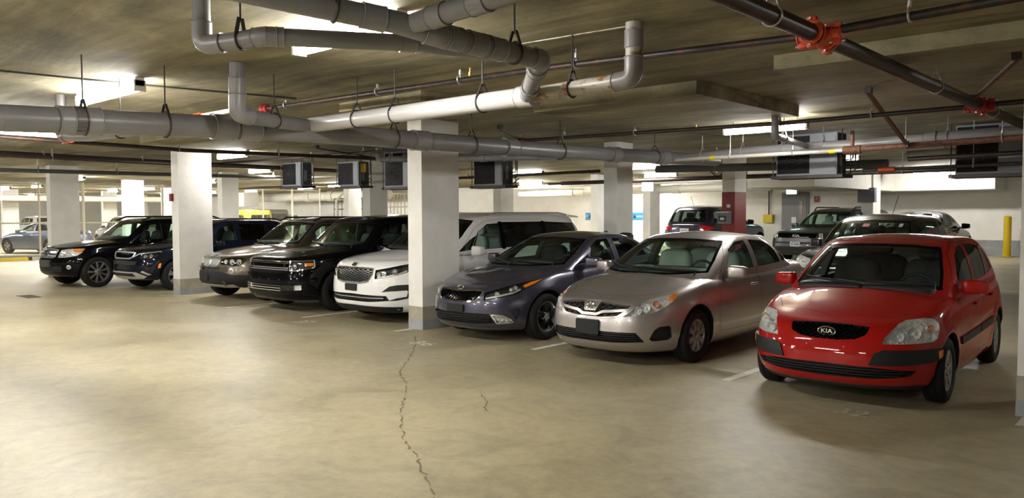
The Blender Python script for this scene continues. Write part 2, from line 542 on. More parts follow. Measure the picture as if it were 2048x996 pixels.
mat('pvc', (.21, .205, .21), .38); noise_tint(M['pvc'], 3, (.185, .18, .185), (.22, .215, .22))
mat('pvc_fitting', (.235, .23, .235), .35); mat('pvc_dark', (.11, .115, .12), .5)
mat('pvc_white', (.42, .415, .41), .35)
mat('pvc_rusty', (.38, .36, .32), .4); noise_tint(M['pvc_rusty'], 9, (.26, .12, .04), (.40, .385, .35), lo=.40, hi=.47, stretch=(1, 1.0, 2))
mat('steel_black', (.028, .024, .022), .45, .3); noise_tint(M['steel_black'], 14, (.075, .032, .018), (.026, .023, .022), lo=.36, hi=.52)
mat('steel_pale', (.50, .48, .44), .4, .2); mat('steel_rod', (.42, .40, .36), .4, .6)
mat('steel_rust', (.13, .055, .03), .7); noise_tint(M['steel_rust'], 20, (.20, .075, .03), (.06, .04, .035))
mat('orange_fitting', (.62, .075, .02), .45); mat('red_fitting', (.30, .02, .012), .5)
mat('brass', (.65, .42, .14), .3, .9); mat('galvanised', (.55, .56, .57), .35, .8)
mat('hanger_dark', (.05, .045, .04), .5, .5)
mat('unit_grey', (.17, .18, .205), .45, .2); mat('unit_dark', (.030, .032, .034), .5); mat('unit_black', (.004, .004, .005), .6, spec=.2)
mat('label_yellow', (.75, .58, .02), .5); mat('yellow_paint', (.52, .36, .0), .5)
mat('door_grey', (.20, .19, .195), .45); mat('sign_blue', (.03, .26, .48), .5); mat('sign_white', (.8, .82, .84), .5); mat('sign_ink', (.01, .012, .03), .5)
mat('fence_cream', (.66, .62, .48), .5); mat('fence_wire', (.50, .47, .37), .5); mat('insulation', (.70, .67, .58), .6); mat('fitting_housing', (.6, .6, .57), .5)
mat('tube_lens', (1, 1, 1), .3, emit=TUBE_COL, es=TUBE)
mat('tube_lens_bright', (1, 1, 1), .3, emit=TUBE_COL, es=TUBE*2.2)
mat('exit_panel', (.5, .9, .85), .3, emit=(.55, 1, .92), es=1.6)
mat('gate_dark', (.05, .05, .05), .5, .4)

X0, X1, Y0, Y1 = -66.0, 7.0, -9.0, 29.5
ys = [Y0]+list(np.arange(14.5, 29.6, 1.5))
if ys[-1] < Y1: ys.append(Y1)
v = []; f = []
for y in ys: v += [(X0, y, fz(y)), (X1, y, fz(y))]
for i in range(len(ys)-1): f.append((2*i, 2*i+1, 2*i+3, 2*i+2))
floor = struct(mk('floor', v, f, 'floor'))
ceiling = struct(MB().box((X0, Y0, CZ), (X1, Y1, CZ+.3)).build('ceiling', 'ceiling'))
struct(MB().box((X0, Y1, -.2), (X1, Y1+.2, CZ+.3)).build('wall_back', 'wall_white'))
struct(MB().box((X0, Y0-.2, -.2), (X1, Y0, CZ+.3)).build('wall_front', 'wall_white'))
struct(MB().box((X0-.2, Y0, -.2), (X0, Y1, CZ+.3)).build('wall_left', 'wall_white'))
struct(MB().box((X1, Y0, -.2), (X1+.2, Y1, CZ+.3)).build('wall_right', 'wall_white'))
struct(MB().box((-9.0, Y1-.03, .25), (X1, Y1, .80)).build('baseboard_back', 'column_grey'))

# stepped thickenings of the slab
for k, (a, b_) in enumerate([((-6.4, 7.5, 2.96), (-4.15, 10.2, CZ)), ((-8.3, 5.95, 2.99), (-6.75, 6.5, CZ)), ((-14.2, 5.95, 2.97), (-12.6, 6.6, CZ)), ((1.0, 3.0, 2.93), (3.5, 5.6, CZ)), ((-3.0, 6.8, 2.97), (-.4, 7.3, CZ))]):
    struct(MB().box(a, b_).build('trim_%d' % (k+1), 'ceiling'))
# white shaft bulkhead hanging from the slab in front of the back wall
struct(MB().box((-10.0, 21.0, 2.42), (-8.1, 29.5, CZ)).build('trim_6', 'wall_white'))
struct(MB().box((-8.1, 27.8, 2.42), (-5.2, 29.5, CZ)).build('trim_7', 'wall_white'))

struct(MB().box((-46.8, 25.2, 2.24), (-45.2, 26.2, CZ)).build('trim_9', 'wall_white'))
# columns on the grid
def column(x, y, w=.31, d=.75, red=False, base=.34, zb=None):
    z0 = fz(y+.4) if zb is None else zb
    c = MB().box((x, y, z0+base), (x+w, y+d, CZ)).build('column', 'column_white')
    struct(c)
    if red:
        MB().box((x-.004, y-.004, z0+base), (x+w+.004, y+d+.004, 2.22)).build('column_band', 'column_red', c)
    MB().box((x-.003, y-.003, z0+.14), (x+w+.003, y+d+.003, z0+base)).build('column_base', 'column_base', c)
    MB().box((x-.005, y-.005, z0-.05), (x+w+.005, y+d+.005, z0+.14)).build('column_foot', 'column_grey', c)
    return c
for x in (-24.5, -16.75, -9.0, -1.24):
    column(x, 7.66)
for x in (-55.5, -47.75, -40.0, -32.25):
    for y in (7.66, 12.75) if x > -33 else ((7.66, 12.75, 17.75, 22.8) if x < -41 else (7.66, 12.75, 17.75)): column(x, y)
for x in (-24.55, -16.8):
    for y in (12.75, 17.75, 22.8): column(x, y, .31, .58)
column(-9.07, 12.75, .31, .55)
column(-9.1, 17.75, .33, .6, red=True)
column(-16.65, 26.0, .32, .7)
column(-8.4, 25.6, .35, .7)

# painted stall lines, numbers, cracks (flat paint and wear on the floor)
def flat(name, pts, mat_, z=.003):
    y = sum(p[1] for p in pts)/len(pts)
    return mk(name, [(p[0], p[1], fz(p[1])+z) for p in pts], [tuple(range(len(pts)))], mat_, floor)
for x, ya, w in ((-13.57, 7.15, .10), (-11.32, 7.28, .10), (-6.43, 7.44, .10), (-3.76, 7.34, .10), (-19.2, 7.2, .1), (-21.9, 7.1, .1), (1.4, 7.3, .1), (3.9, 7.3, .1)):
    flat('stall_line', [(x, ya, 0), (x+w, ya, 0), (x+w, 12.4, 0), (x, 12.4, 0)], 'line_paint')
for x in (-16.68, -8.92, -1.16):
    flat('stall_line', [(x-.03, 7.30), (x+.07, 7.30), (x+.07, 7.64), (x-.03, 7.64)], 'line_paint')
for x in (-6.4, -3.8, -1.2, 1.4):
    flat('stall_line', [(x, 13.6), (x+.1, 13.6), (x+.1, 18.6), (x, 18.6)], 'line_faded')
flat('stall_line', [(-6.5, 18.9), (3, 18.9), (3, 19.05), (-6.5, 19.05)], 'line_faded')
flat('stall_line', [(-6.5, 24.5), (3, 24.5), (3, 24.65), (-6.5, 24.65)], 'line_faded')
def floor_text(s, x, y, size, mat_='line_paint', sx=1.0):
    v, f = text_data(s, size)
    v = [(x+p[0]*sx, y+p[1], fz(y)+.004) for p in v]
    mk('stall_number', v, f, mat_, floor)
floor_text('VISITOR', -15.15, 7.02, .30, 'line_faded'); floor_text('40', -15.15, 7.36, .30, 'line_faded')
floor_text('39', -12.5, 6.75, .26, 'line_faded')
floor_text('37', -10.75, 6.98, .36); floor_text('VISITOR', -10.25, 7.30, .22, 'line_faded')
floor_text('36', -7.78, 6.86, .34, sx=1.2)
floor_text('42', -18.6, 6.9, .3, 'line_faded')
floor_text('32', -2.3, 6.85, .3, 'line_faded'); 
def crack(name, pts, w):
    rr = random.Random(3); v = []; f = []
    P = []
    for i in range(len(pts)-1):
        a, c = Vector(pts[i]), Vector(pts[i+1]); n = max(2, int((c-a).length/.045))
        for k in range(n): P.append(a.lerp(c, k/n)+Vector((rr.uniform(-1, 1), rr.uniform(-1, 1)))*.014)
    for i in range(len(P)-1):
        d = (P[i+1]-P[i]).normalized(); s = Vector((-d.y, d.x))*w*rr.uniform(.15, 1.3)*(.0 if rr.random() < .15 else 1)
        b0 = len(v)
        for q in (P[i]-s, P[i]+s, P[i+1]+s*.8, P[i+1]-s*.8): v.append((q.x, q.y, .0025))
        f.append((b0, b0+1, b0+2, b0+3))
    o = mk(name, v, f, 'crack', floor); o['kind'] = 'stuff'
crack('floor_crack', [(-8.31, 7.19), (-7.63, 6.58), (-6.98, 5.92), (-6.6, 5.48), (-6.4, 5.33), (-6.03, 5.1), (-5.67, 4.78), (-5.45, 4.56), (-5.14, 4.27), (-4.86, 4.05), (-4.54, 3.8), (-4.32, 3.68), (-4.14, 3.59), (-3.95, 3.46), (-3.78, 3.35), (-3.59, 3.23), (-3.46, 3.14), (-3.1, 2.9)], .010)
crack('floor_crack', [(-5.23, 5.33), (-4.97, 5.13), (-4.88, 5.06), (-4.72, 4.86), (-4.57, 4.77)], .006)
crack('floor_crack', [(-8.31, 7.19), (-7.9, 7.3), (-7.4, 7.42)], .005)
o = MB().box((-19.0, 5.30, -.05), (-18.25, 5.58, .004)).build('floor_drain', 'stain', floor)
# thin seam of efflorescence and cable clips on the ceiling
MB().bar((-4.9, 4.86, CZ-.002), (-3.3, 5.0, CZ-.002), .03, .006).build('ceiling_seam', 'line_faded', ceiling)

# ---------------------------------------------------------------- pipes, lamps and other services
def ring_data(c, d, r, t, n=20, k=6):
    """torus round a pipe of direction d"""
    d = Vector(d).normalized(); u = Vector((0, 0, 1)) if abs(d.z) < .9 else Vector((1, 0, 0))
    a = d.cross(u).normalized(); b = d.cross(a)
    pts = [Vector(c)+(a*math.cos(q)+b*math.sin(q))*r for q in np.linspace(0, 2*math.pi, n+1)]
    return tube_data(pts, t, k, caps=False)

def pipe(name, label, pts, r, mat_='pvc', fit='pvc_fitting', couple=(), hang=(), group=None, cat='pipe', bendr=1.6, hmat='hanger_dark', n=14, hkind='clevis', ends=False):
    """a run of pipe; the bends are separate elbow fittings; couple and hang: places (segment, fraction)"""
    P = [Vector(p) for p in pts]
    mb = MB(); el = []
    start = P[0]
    for i in range(1, len(P)):
        a, b = P[i-1], P[i]
        if i < len(P)-1:
            c = P[i+1]
            ang = (a-b).angle(c-b)
            if ang < math.pi-.12:
                t = min(r*bendr*1.2/math.tan(ang/2), (a-b).length*.45, (c-b).length*.45)
                p0 = b+(a-b).normalized()*t; p1 = b+(c-b).normalized()*t
                mb.tube([start, p0], r, n); start = p1
                el.append((p0+(a-b).normalized()*r*.7, b, p1+(c-b).normalized()*r*.7))
                continue
        mb.tube([start, b], r, n); start = b
    root = mb.build(name, mat_, None, 40)
    tag(root, label, cat, group)
    for p0, b, p1 in el:
        m2 = MB()
        q = bend([p0, b, p1], r*bendr*1.4, 8)
        m2.tube(q, r*1.12, n)
        m2.add(*ring_data(q[0], q[1]-q[0], r*1.13, r*.07)); m2.add(*ring_data(q[-1], q[-1]-q[-2], r*1.13, r*.07))
        m2.build('elbow', fit, root, 40)
    for s_, f_ in couple:
        a, b = P[s_], P[s_+1]; c = a.lerp(b, f_); d = (b-a).normalized()
        m2 = MB(); m2.tube([c-d*r*1.0, c+d*r*1.0], r*1.12, n)
        m2.add(*ring_data(c-d*r*1.0, d, r*1.12, r*.05)); m2.add(*ring_data(c+d*r*1.0, d, r*1.12, r*.05))
        m2.build('coupling', fit, root, 40)
    for s_, f_ in hang:
        a, b = P[s_], P[s_+1]; c = a.lerp(b, f_); d = (b-a).normalized()
        hanger(c, d, r, root, hmat, hkind)
    return root

def hanger(c, d, r, root, hmat='hanger_dark', kind='clevis'):
    m2 = MB()
    if kind == 'clevis':
        m2.add(*ring_data(c, d, r*1.05+.004, .007))
        top = c+Vector((0, 0, r*1.05+.075))
        side = Vector((0, 0, 1)).cross(d).normalized()
        for s in (1, -1):
            m2.bar(c+side*s*r*.95+Vector((0, 0, r*.35)), top+side*s*.014, .022, .009)
        m2.tube([top+Vector((0, 0, -.02)), (top.x, top.y, CZ)], .007, 6)
    elif kind == 'loop':
        m2.add(*ring_data(c+Vector((0, 0, .012)), d, r+.014, .008))
        m2.tube([c+Vector((0, 0, r+.02)), c+Vector((0, 0, r+.07))], .016, 8)
        m2.tube([c+Vector((0, 0, r)), (c.x, c.y, CZ)], .006, 6)
    else:
        m2.tube([c+Vector((0, 0, r*.5)), (c.x, c.y, CZ)], .006, 6)
    m2.build('pipe_hanger', hmat, root, 40)

# grey plastic drains
pipe('drain_pipe', 'long thick grey drain pipe running overhead in front of the white columns', [(-7.418, .3, 2.46), (-7.418, 2.0, 2.497), (-7.418, 3.9, 2.575), (-7.418, 5.06, 2.601), (-7.418, 9.2, 2.635), (-7.418, 14.2, 2.735)], .112,
     couple=((1, .28), (1, .34), (2, .02), (2, .25), (3, .35), (3, .75), (4, .3), (4, .6)), hang=((1, .33), (1, .71), (3, .25), (3, .57), (4, .02), (4, .55)))
pipe('drain_pipe', 'pale grey drain pipe falling from the ceiling and crossing level to join the long drain', [(-3.243, 4.933, CZ), (-3.243, 4.933, 2.69), (-4.28, 4.933, 2.672)], .062, 'pvc_rusty', 'pvc_fitting', couple=((0, .3),), hang=((1, .55),))
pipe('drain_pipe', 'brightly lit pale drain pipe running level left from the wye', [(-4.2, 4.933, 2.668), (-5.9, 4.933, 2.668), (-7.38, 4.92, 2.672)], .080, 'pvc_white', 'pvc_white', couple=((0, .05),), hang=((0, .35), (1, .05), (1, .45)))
pipe('drain_pipe', 'grey drain pipe dropping from the ceiling left of the lit drain with a wide elbow', [(-6.78, 3.74, CZ), (-6.80, 3.74, 2.63), (-7.10, 4.35, 2.64), (-7.38, 4.9, 2.66)], .070, 'pvc', 'pvc_fitting', couple=((0, .45),), hang=((1, .9),))

pipe('drain_pipe', 'grey drain pipe dropping at top left, running level under the thick crossing drain', [(-4.60, 2.31, CZ), (-4.58, 2.30, 2.716), (-4.204, 2.497, 2.747), (-3.764, 3.274, 2.765), (-3.42, 3.95, 2.73)], .052, couple=((2, .06), (2, .95)), hang=((1, .62),))
pipe('drain_pipe', 'thick grey drain pipe crossing the top of the picture into a double wye and elbow', [(-4.35, .40, 2.86), (-3.76, 2.069, 2.85), (-3.466, 2.869, 2.775), (-3.373, 3.1, 2.73), (-3.379, 4.03, 2.72), (-4.25, 4.90, 2.668)], .0635, couple=((1, .85), (3, .12), (3, .33), (3, .52), (4, .2), (4, .75)), hang=((1, .6), (3, .72)))
pipe('drain_pipe', 'short grey branch drain entering the double wye from the upper right', [(-1.2, 2.985, 2.845), (-2.617, 2.963, 2.815), (-3.40, 2.957, 2.772)], .058, couple=((1, .35), (1, .75)), hang=((0, .8),))
pipe('drain_pipe', 'thin grey drain pipe dropping beside the dark wall-hung unit behind the middle column', [(-13.27, 10.5, CZ), (-13.27, 10.5, 2.868), (-12.26, 10.5, 2.823), (-10.85, 10.5, 2.753), (-7.5, 10.5, 2.66)], .062, couple=((2, .4), (3, .2)), hang=((1, .4), (3, .35), (3, .6)), hmat='steel_rod')
pipe('drain_pipe', 'long grey drain pipe crossing level above the red column toward the right pillar', [(-7.40, 12.9, 2.715), (-6.1, 12.9, 2.774), (-4.42, 12.9, 2.778), (-2.1, 12.9, 2.828), (3.0, 12.9, 2.90)], .085, couple=((2, .5), (3, .5)), hang=((0, .3), (0, .9), (1, .35), (1, .75), (2, .6)), hmat='steel_rod')
pipe('drain_pipe', 'small grey drain dropping from the ceiling through the hung tube light', [(-4.34, 9.9, CZ), (-4.34, 9.9, 2.70), (-5.10, 12.8, 2.80)], .045, hang=((1, .25),), hmat='steel_rod')
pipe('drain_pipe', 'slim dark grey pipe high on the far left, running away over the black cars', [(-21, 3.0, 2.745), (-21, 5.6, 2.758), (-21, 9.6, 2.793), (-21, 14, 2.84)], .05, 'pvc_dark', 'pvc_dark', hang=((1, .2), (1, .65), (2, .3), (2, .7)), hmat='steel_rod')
pipe('drain_pipe', 'stubby grey drain stack dropping at far left beside the bright lamp', [(-10.05, 3.32, CZ), (-10.05, 3.32, 2.62), (-9.2, 3.32, 2.56), (-7.6, 3.34, 2.54)], .055, hang=((2, .5),))
# insulated mains by the back wall
pipe('insulated_main', 'lower fat cream insulated main running along the back wall', [(-23.5, 26.6, 2.60), (-9.0, 26.6, 2.665)], .15, 'insulation', 'insulation', couple=((0, .2), (0, .55), (0, .8)), hang=((0, .25), (0, .5), (0, .75)), hmat='steel_pale', bendr=1.2)
pipe('insulated_main', 'upper thin cream insulated main running along the back wall', [(-23.5, 26.2, 2.88), (-9.0, 26.2, 2.93)], .08, 'insulation', 'insulation', hang=((0, .3), (0, .6)), hmat='steel_pale')
pipe('insulated_main', 'fat white insulated main behind the mesh fence above the yellow off-roader', [(-48, 27.6, 2.80), (-34, 27.6, 2.80)], .28, 'insulation', 'insulation', couple=((0, .45), (0, .62)), hang=((0, .45), (0, .62), (0, .8)), hmat='steel_pale')
pipe('insulated_main', 'cream main crossing the far fenced bay at left above the grey cars', [(-46, 6.0, 2.62), (-46, 21, 2.62)], .16, 'insulation', 'insulation', hang=((0, .3), (0, .6)), hmat='steel_pale')

# sprinkler mains and branches
def cross_fitting(root, c, r, d1=(0, 1, 0), d2=(1, 0, 0), mat_='orange_fitting'):
    c = Vector(c)
    for d, rr, L in ((Vector(d1), r, .17), (Vector(d2), r*.62, .15)):
        m2 = MB()
        m2.tube([c-d*L, c+d*L], rr*1.16, 14)
        for s in (-1, 1):
            for q in (0, .055):
                m2.add(*ring_data(c+d*s*(L-q-.01), d, rr*1.28, rr*.16))
            sd = d.cross(Vector((0, 0, 1)))
            for k in (-1, 1):
                m2.add(*xf_part(superq((.035, .028, .024), (.6, .6), 10, 6), c+d*s*(L-.035)+Vector((0, 0, k*rr*1.45))))
        m2.build('pipe_coupling', mat_, root, 40)
        m3 = MB()
        for s in (-1, 1):
            for k in (-1, 1):
                m3.tube([c+d*s*(L-.035)+Vector((0, 0, k*rr*1.5))-d*.05, c+d*s*(L-.035)+Vector((0, 0, k*rr*1.5))+d*.05], .009, 6)
        m3.build('bolt', 'galvanised', root)
def sprinkler_head(root, c, up=True):
    c = Vector(c); m2 = MB(); s = 1 if up else -1
    m2.tube([c, c+Vector((0, 0, .04*s))], .016, 8); m2.tube([c+Vector((0, 0, .04*s)), c+Vector((0, 0, .075*s))], .008, 6)
    m2.tube([c+Vector((0, 0, .078*s)), c+Vector((0, 0, .083*s))], .022, 10)
    m2.build('sprinkler_head', 'brass', root, 40)
r = pipe('sprinkler_main', 'thick black sprinkler main slanting across the upper right corner with orange cross fittings', [(-2.048, .5, 2.89), (-2.048, 16.0, 2.89)], .057, 'steel_black', hang=((0, .265), (0, .50), (0, .66)), hmat='steel_rod', n=18)
cross_fitting(r, (-2.048, 5.37, 2.893), .057); cross_fitting(r, (-2.048, 10.076, 2.89), .057, mat_='red_fitting')
r = pipe('sprinkler_branch', 'black sprinkler branch crossing from the orange fitting left to the red end cap', [(-2.048, 5.37, 2.90), (-4.34, 5.37, 2.975), (-9.05, 5.37, 3.045)], .027, 'steel_black', hang=((0, .9), (1, .25), (1, .52), (1, .9)), hmat='galvanised', hkind='loop')
MB().tube([(-9.0, 5.37, 3.044), (-9.14, 5.37, 3.046)], .048, 12).add(*ring_data((-9.07, 5.37, 3.045), (1, 0, 0), .05, .014)).build('end_cap', 'red_fitting', r, 40)
sprinkler_head(r, (-5.384, 5.37, 3.02))
r = pipe('sprinkler_branch', 'black sprinkler branch leaving the orange fitting toward the top right', [(-2.048, 5.37, 2.912), (-.88, 5.37, 2.94), (4.0, 5.37, 2.97)], .03, 'steel_black', hang=((0, .48),), hmat='galvanised', hkind='loop')
sprinkler_head(r, (-1.49, 5.37, 2.96))
r = pipe('sprinkler_branch', 'dark sprinkler branch running left from the far red fitting over the parked cars', [(-2.05, 10.076, 2.89), (-4.35, 10.076, 2.878), (-8.85, 10.076, 2.946), (-19.3, 10.076, 3.03)], .028, 'steel_black', hang=((0, .5), (1, .0), (1, .5), (1, .8), (2, .42), (2, .6)), hmat='steel_rod', hkind='loop')
MB().tube([(-8.78, 10.076, 2.944), (-8.95, 10.076, 2.947)], .042, 12).build('pipe_coupling', 'red_fitting', r, 40)
sprinkler_head(r, (-5.58, 10.076, 2.90)); sprinkler_head(r, (-8.9, 10.076, 2.96))
pipe('sprinkler_branch', 'dark sprinkler branch beyond the far red fitting at the right edge', [(-2.05, 10.076, 2.895), (3, 10.076, 2.93)], .03, 'steel_black', hang=((0, .2),), hmat='steel_rod')
pipe('sprinkler_main', 'black main running away under the ceiling above the left columns', [(-13.8, .5, 2.93), (-13.8, 3.7, 2.90), (-13.8, 6.6, 2.86), (-13.8, 11.2, 2.93)], .035, 'steel_black', hang=((1, .3), (1, .95), (2, .4)), hmat='steel_rod')
pipe('sprinkler_main', 'thick black main behind the left columns at ceiling level', [(-19, 1.5, 3.02), (-19, 5.2, 3.01), (-19, 8.7, 2.98), (-19, 15, 2.96)], .055, 'steel_black', hang=((1, .2), (1, .8), (2, .5)), hmat='steel_rod')
pipe('sprinkler_main', 'second black main just below the thick one behind the left columns', [(-18.2, 1.5, 2.93), (-18.2, 8.7, 2.90), (-18.2, 12.5, 2.90)], .04, 'steel_black', hang=((0, .6),), hmat='steel_rod')
r = pipe('sprinkler_branch', 'pale sprinkler branch ending in an orange coupling behind the thick left drain', [(-13.6, 4.6, 2.90), (-9.35, 4.6, 2.90), (-8.3, 4.6, 2.90)], .028, 'steel_pale', hang=((0, .35), (0, .62)), hmat='steel_rod', hkind='loop')
MB().tube([(-9.2, 4.6, 2.90), (-9.45, 4.6, 2.90)], .045, 12).build('pipe_coupling', 'orange_fitting', r, 40)
MB().tube([(-13.5, 4.6, 2.90), (-13.75, 4.6, 2.90)], .055, 12).build('pipe_coupling', 'red_fitting', r, 40)
pipe('conduit', 'thin pale cable conduit running beside the pale sprinkler branch at left', [(-13.6, 4.75, 2.96), (-9.6, 4.75, 2.96)], .012, 'steel_pale', hang=((0, .5),), hmat='steel_rod', hkind='rod')
pipe('sprinkler_branch', 'pale lit pipe crossing level behind the middle column below the hung units', [(-26.1, 13.5, 2.86), (-15.85, 13.5, 2.79), (-12.15, 13.5, 2.765)], .035, 'steel_pale', hang=((0, .1), (0, .7), (1, .5)), hmat='steel_rod', hkind='loop')
pipe('sprinkler_main', 'black pipe below the pale lit pipe behind the middle column', [(-26, 13.9, 2.60), (-10, 13.9, 2.62)], .035, 'steel_black', hang=((0, .3), (0, .75)), hmat='steel_rod', hkind='loop')
pipe('sprinkler_main', 'black main along the bay behind the silver sedan, carrying a V shaped brace', [(-15.5, 19.5, 2.66), (-3.0, 19.5, 2.66)], .06, 'steel_black', hang=((0, .2), (0, .45), (0, .8)), hmat='steel_rod')
pipe('sprinkler_branch', 'thin black pipe near the back wall above the silver sedan', [(-18.5, 22.5, 2.80), (-4.0, 22.5, 2.84)], .04, 'steel_black', hang=((0, .3), (0, .6)), hmat='steel_rod')
r = pipe('sprinkler_branch', 'pale steel branch with yellow bands and a rusty tee above the hung unit at right', [(-7.9, 12.5, 2.66), (-4.27, 12.5, 2.668)], .034, 'steel_pale', hang=((0, .45), (0, .75)), hmat='galvanised', hkind='loop')
for x in (-6.6, -4.55): MB().tube([(x-.05, 12.5, 2.663), (x+.05, 12.5, 2.664)], .037, 12).build('pipe_band', 'label_yellow', r, 40)
r = pipe('sprinkler_branch', 'rusty steel branch continuing from the tee toward the right pillar', [(-4.27, 12.5, 2.668), (-2.04, 12.5, 2.707), (2, 12.5, 2.75)], .045, 'steel_rust', hang=((0, .35), (0, .9)), hmat='steel_rod', hkind='loop')
m2 = MB(); m2.tube([(-4.38, 12.5, 2.667), (-4.12, 12.5, 2.67)], .062, 12); m2.tube([(-4.25, 12.5, 2.67), (-4.25, 12.5, 2.90)], .03, 10); m2.build('pipe_coupling', 'steel_rust', r, 40)
pipe('sprinkler_main', 'black main low at the right edge under the rusty branch', [(-3.6, 13.05, 2.52), (2.5, 13.05, 2.60)], .035, 'steel_black', hang=((0, .3),), hmat='steel_rod')
r = pipe('sprinkler_main', 'black pipe with a small orange valve beneath the hung unit at right', [(-4.45, 13.6, 2.40), (2.0, 13.6, 2.46)], .028, 'steel_black', hang=((0, .25),), hmat='steel_rod')
MB().tube([(-4.2, 13.6, 2.403), (-3.95, 13.6, 2.406)], .04, 12).build('valve', 'orange_fitting', r, 40)
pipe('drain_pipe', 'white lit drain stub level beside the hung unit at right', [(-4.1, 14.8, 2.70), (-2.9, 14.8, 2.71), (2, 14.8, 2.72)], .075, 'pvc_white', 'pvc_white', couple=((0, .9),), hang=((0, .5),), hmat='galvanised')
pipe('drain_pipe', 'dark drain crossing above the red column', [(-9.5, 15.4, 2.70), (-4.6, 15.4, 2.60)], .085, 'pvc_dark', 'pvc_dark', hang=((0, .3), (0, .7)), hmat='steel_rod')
pipe('conduit', 'thin dark cable conduit curving across the ceiling at upper left', [(-8.75, .9, CZ-.014), (-8.72, 2.3, CZ-.014), (-8.55, 3.7, CZ-.014), (-8.25, 5.3, CZ-.014)], .010, 'hanger_dark', cat='conduit', bendr=8)

# slanting seismic braces
def brace(label, a, b, w=.035):
    t = MB().bar((a[0], a[1], a[2]-.06), b, w, w*.8).build('pipe_brace', 'steel_rust' if w > .032 else 'steel_black')
    tag(t, label, 'brace')
    MB().cbox((a[0], a[1], a[2]-.032), (.07, .07, .064)).build('brace_bracket', 'hanger_dark', t)
    MB().cbox(b, (.06, .06, .09)).build('brace_clamp', 'hanger_dark', t)
brace('rusty brace slanting down from the ceiling to the pipe above the hung unit at right', (-2.98, 9.26, CZ), (-3.45, 12.4, 2.70), .042)
brace('rusty brace slanting from the ceiling to the black main at the right edge', (-1.38, 8.14, CZ), (-2.04, 9.72, 2.93), .036)
brace('black brace slanting to the red coupling right of the middle column', (-8.47, 9.11, CZ), (-8.9, 10.05, 2.95), .03)
brace('black brace hanging over the left hung units', (-13.6, 9.2, CZ), (-13.8, 11.0, 2.93), .032)
brace('left leg of the V shaped brace on the far black main', (-10.6, 19.5, CZ), (-10.15, 19.5, 2.68), .03)
brace('right leg of the V shaped brace on the far black main', (-9.7, 19.5, CZ), (-10.10, 19.5, 2.68), .031)

# fluorescent fittings
def lamp(label, x, y, L=1.22, rz=0.0, z=None, w=.13, hung=False, group=None, bright=False):
    z = CZ if z is None else z
    t = thing('fluorescent_light', label, 'light', (x, y, z), rz, group)
    MB().box((-L/2-.03, -w*.35, -.085), (L/2+.03, w*.35, 0)).build('housing', 'fitting_housing', t)
    n = 9; v = []; f = []
    for sx in (-1, 1):
        for k in range(n):
            a = math.pi*k/(n-1)
            v.append((sx*L/2, -math.cos(a)*w*.5, -.078-math.sin(a)*.062))
    for k in range(n-1): f.append((k, k+1, n+k+1, n+k))
    f += [tuple(range(n-1, -1, -1)), tuple(range(n, 2*n))]
    mk('lens', v, f, 'tube_lens_bright' if bright else 'tube_lens', t)
    for sx in (-1, 1): MB().cbox((sx*(L/2+.015), 0, -.085), (.03, w*.9, .11)).build('end_cap', 'fitting_housing', t)
    if hung:
        m2 = MB()
        for sx in (-.4, .4): m2.tube([(sx*L, 0, 0), (sx*L, 0, CZ-z)], .007, 6)
        m2.build('suspension_rod', 'steel_rod', t)
    return t
lamp('bright ceiling tube light under the grey drain at upper centre left', -4.85, 3.55, 1.22)
lamp('large glaring ceiling tube light at upper left beyond the thick drain', -9.0, 3.45, 1.55)
lamp('ceiling tube light at the left edge, seen below the thick drain', -12.9, 3.70, 1.4, math.pi/2, 3.0, .16, True)
lamp('long tube light hung on rods in front of the small drain at right', -5.0, 11.04, 1.22, 0, 3.02, .10, True)
lamp('glaring tube light in front of the white bulkhead at right', -6.4, 26.5, 1.5, 0, 3.0, .12, True)
lamp('added tube light hidden behind the large hung air conditioner to brighten the white bulkhead', -6.3, 17.6, .9, 0, 2.95, .12, True)  # extra lamp, out of sight, added to brighten the bulkhead
lamp('tube light seen just right of the left front column', -16.3, 8.85, 1.2)
lamp('tube light above the left hung unit', -21.4, 12.5, 1.2)
lamp('tube light seen right of the middle column beyond the hung unit', -16.8, 19.4, 1.2)
lamp('tube light at the white column behind the blue sedan', -12.3, 19.15, 1.2)
ORD = ('first', 'second', 'third', 'fourth', 'fifth', 'sixth', 'seventh', 'eighth')
for k, x in enumerate((-24.7, -20.8, -16.9)):
    lamp('tube light over the driving aisle, %s from the left past the left edge' % ORD[k], x, 3.6)
for k, x in enumerate((-13.0, -9.0, -5.0, -1.1)):
    lamp('tube light over the aisle behind the camera, %s from the left' % ORD[k], x, -2.0)
for k, x in enumerate((-12.0, -5.0)):
    lamp('tube light by the front wall far behind the camera, %s from the left' % ORD[k], x, -6)
for x, y, l in ((-27.5, 9.0, 'between the two leftmost columns'), (-30.6, 10.6, 'in front of the bright column at the fence'), (-30.0, 15.2, 'behind the bright column at the fence'), (-24, 19.5, 'over the barred gate'), (-22.0, 25.6, 'close to the back wall left of the blue signs'), (-18.6, 26.9, 'at the back wall between the blue signs'),
                (-29.5, 21, 'behind the pale conduit'), (-14.4, 23.6, 'above the plum off-roader'), (1.5, 12.0, 'beyond the right pillar'), (-33.5, 22.0, 'at the far end of the fence')):
    lamp('tube light of the rear bays, ' + l, x, y, 1.22, bright=x < -15)
for i, x in enumerate((-39.5, -44, -50, -57)):
    for j, y in enumerate((7.5, 12.0, 17.0, 22.5)):
        lamp('fenced area tube light, %s row past the fence, %s from the near side' % (ORD[i], ORD[j]), x, y, 1.22, bright=True)

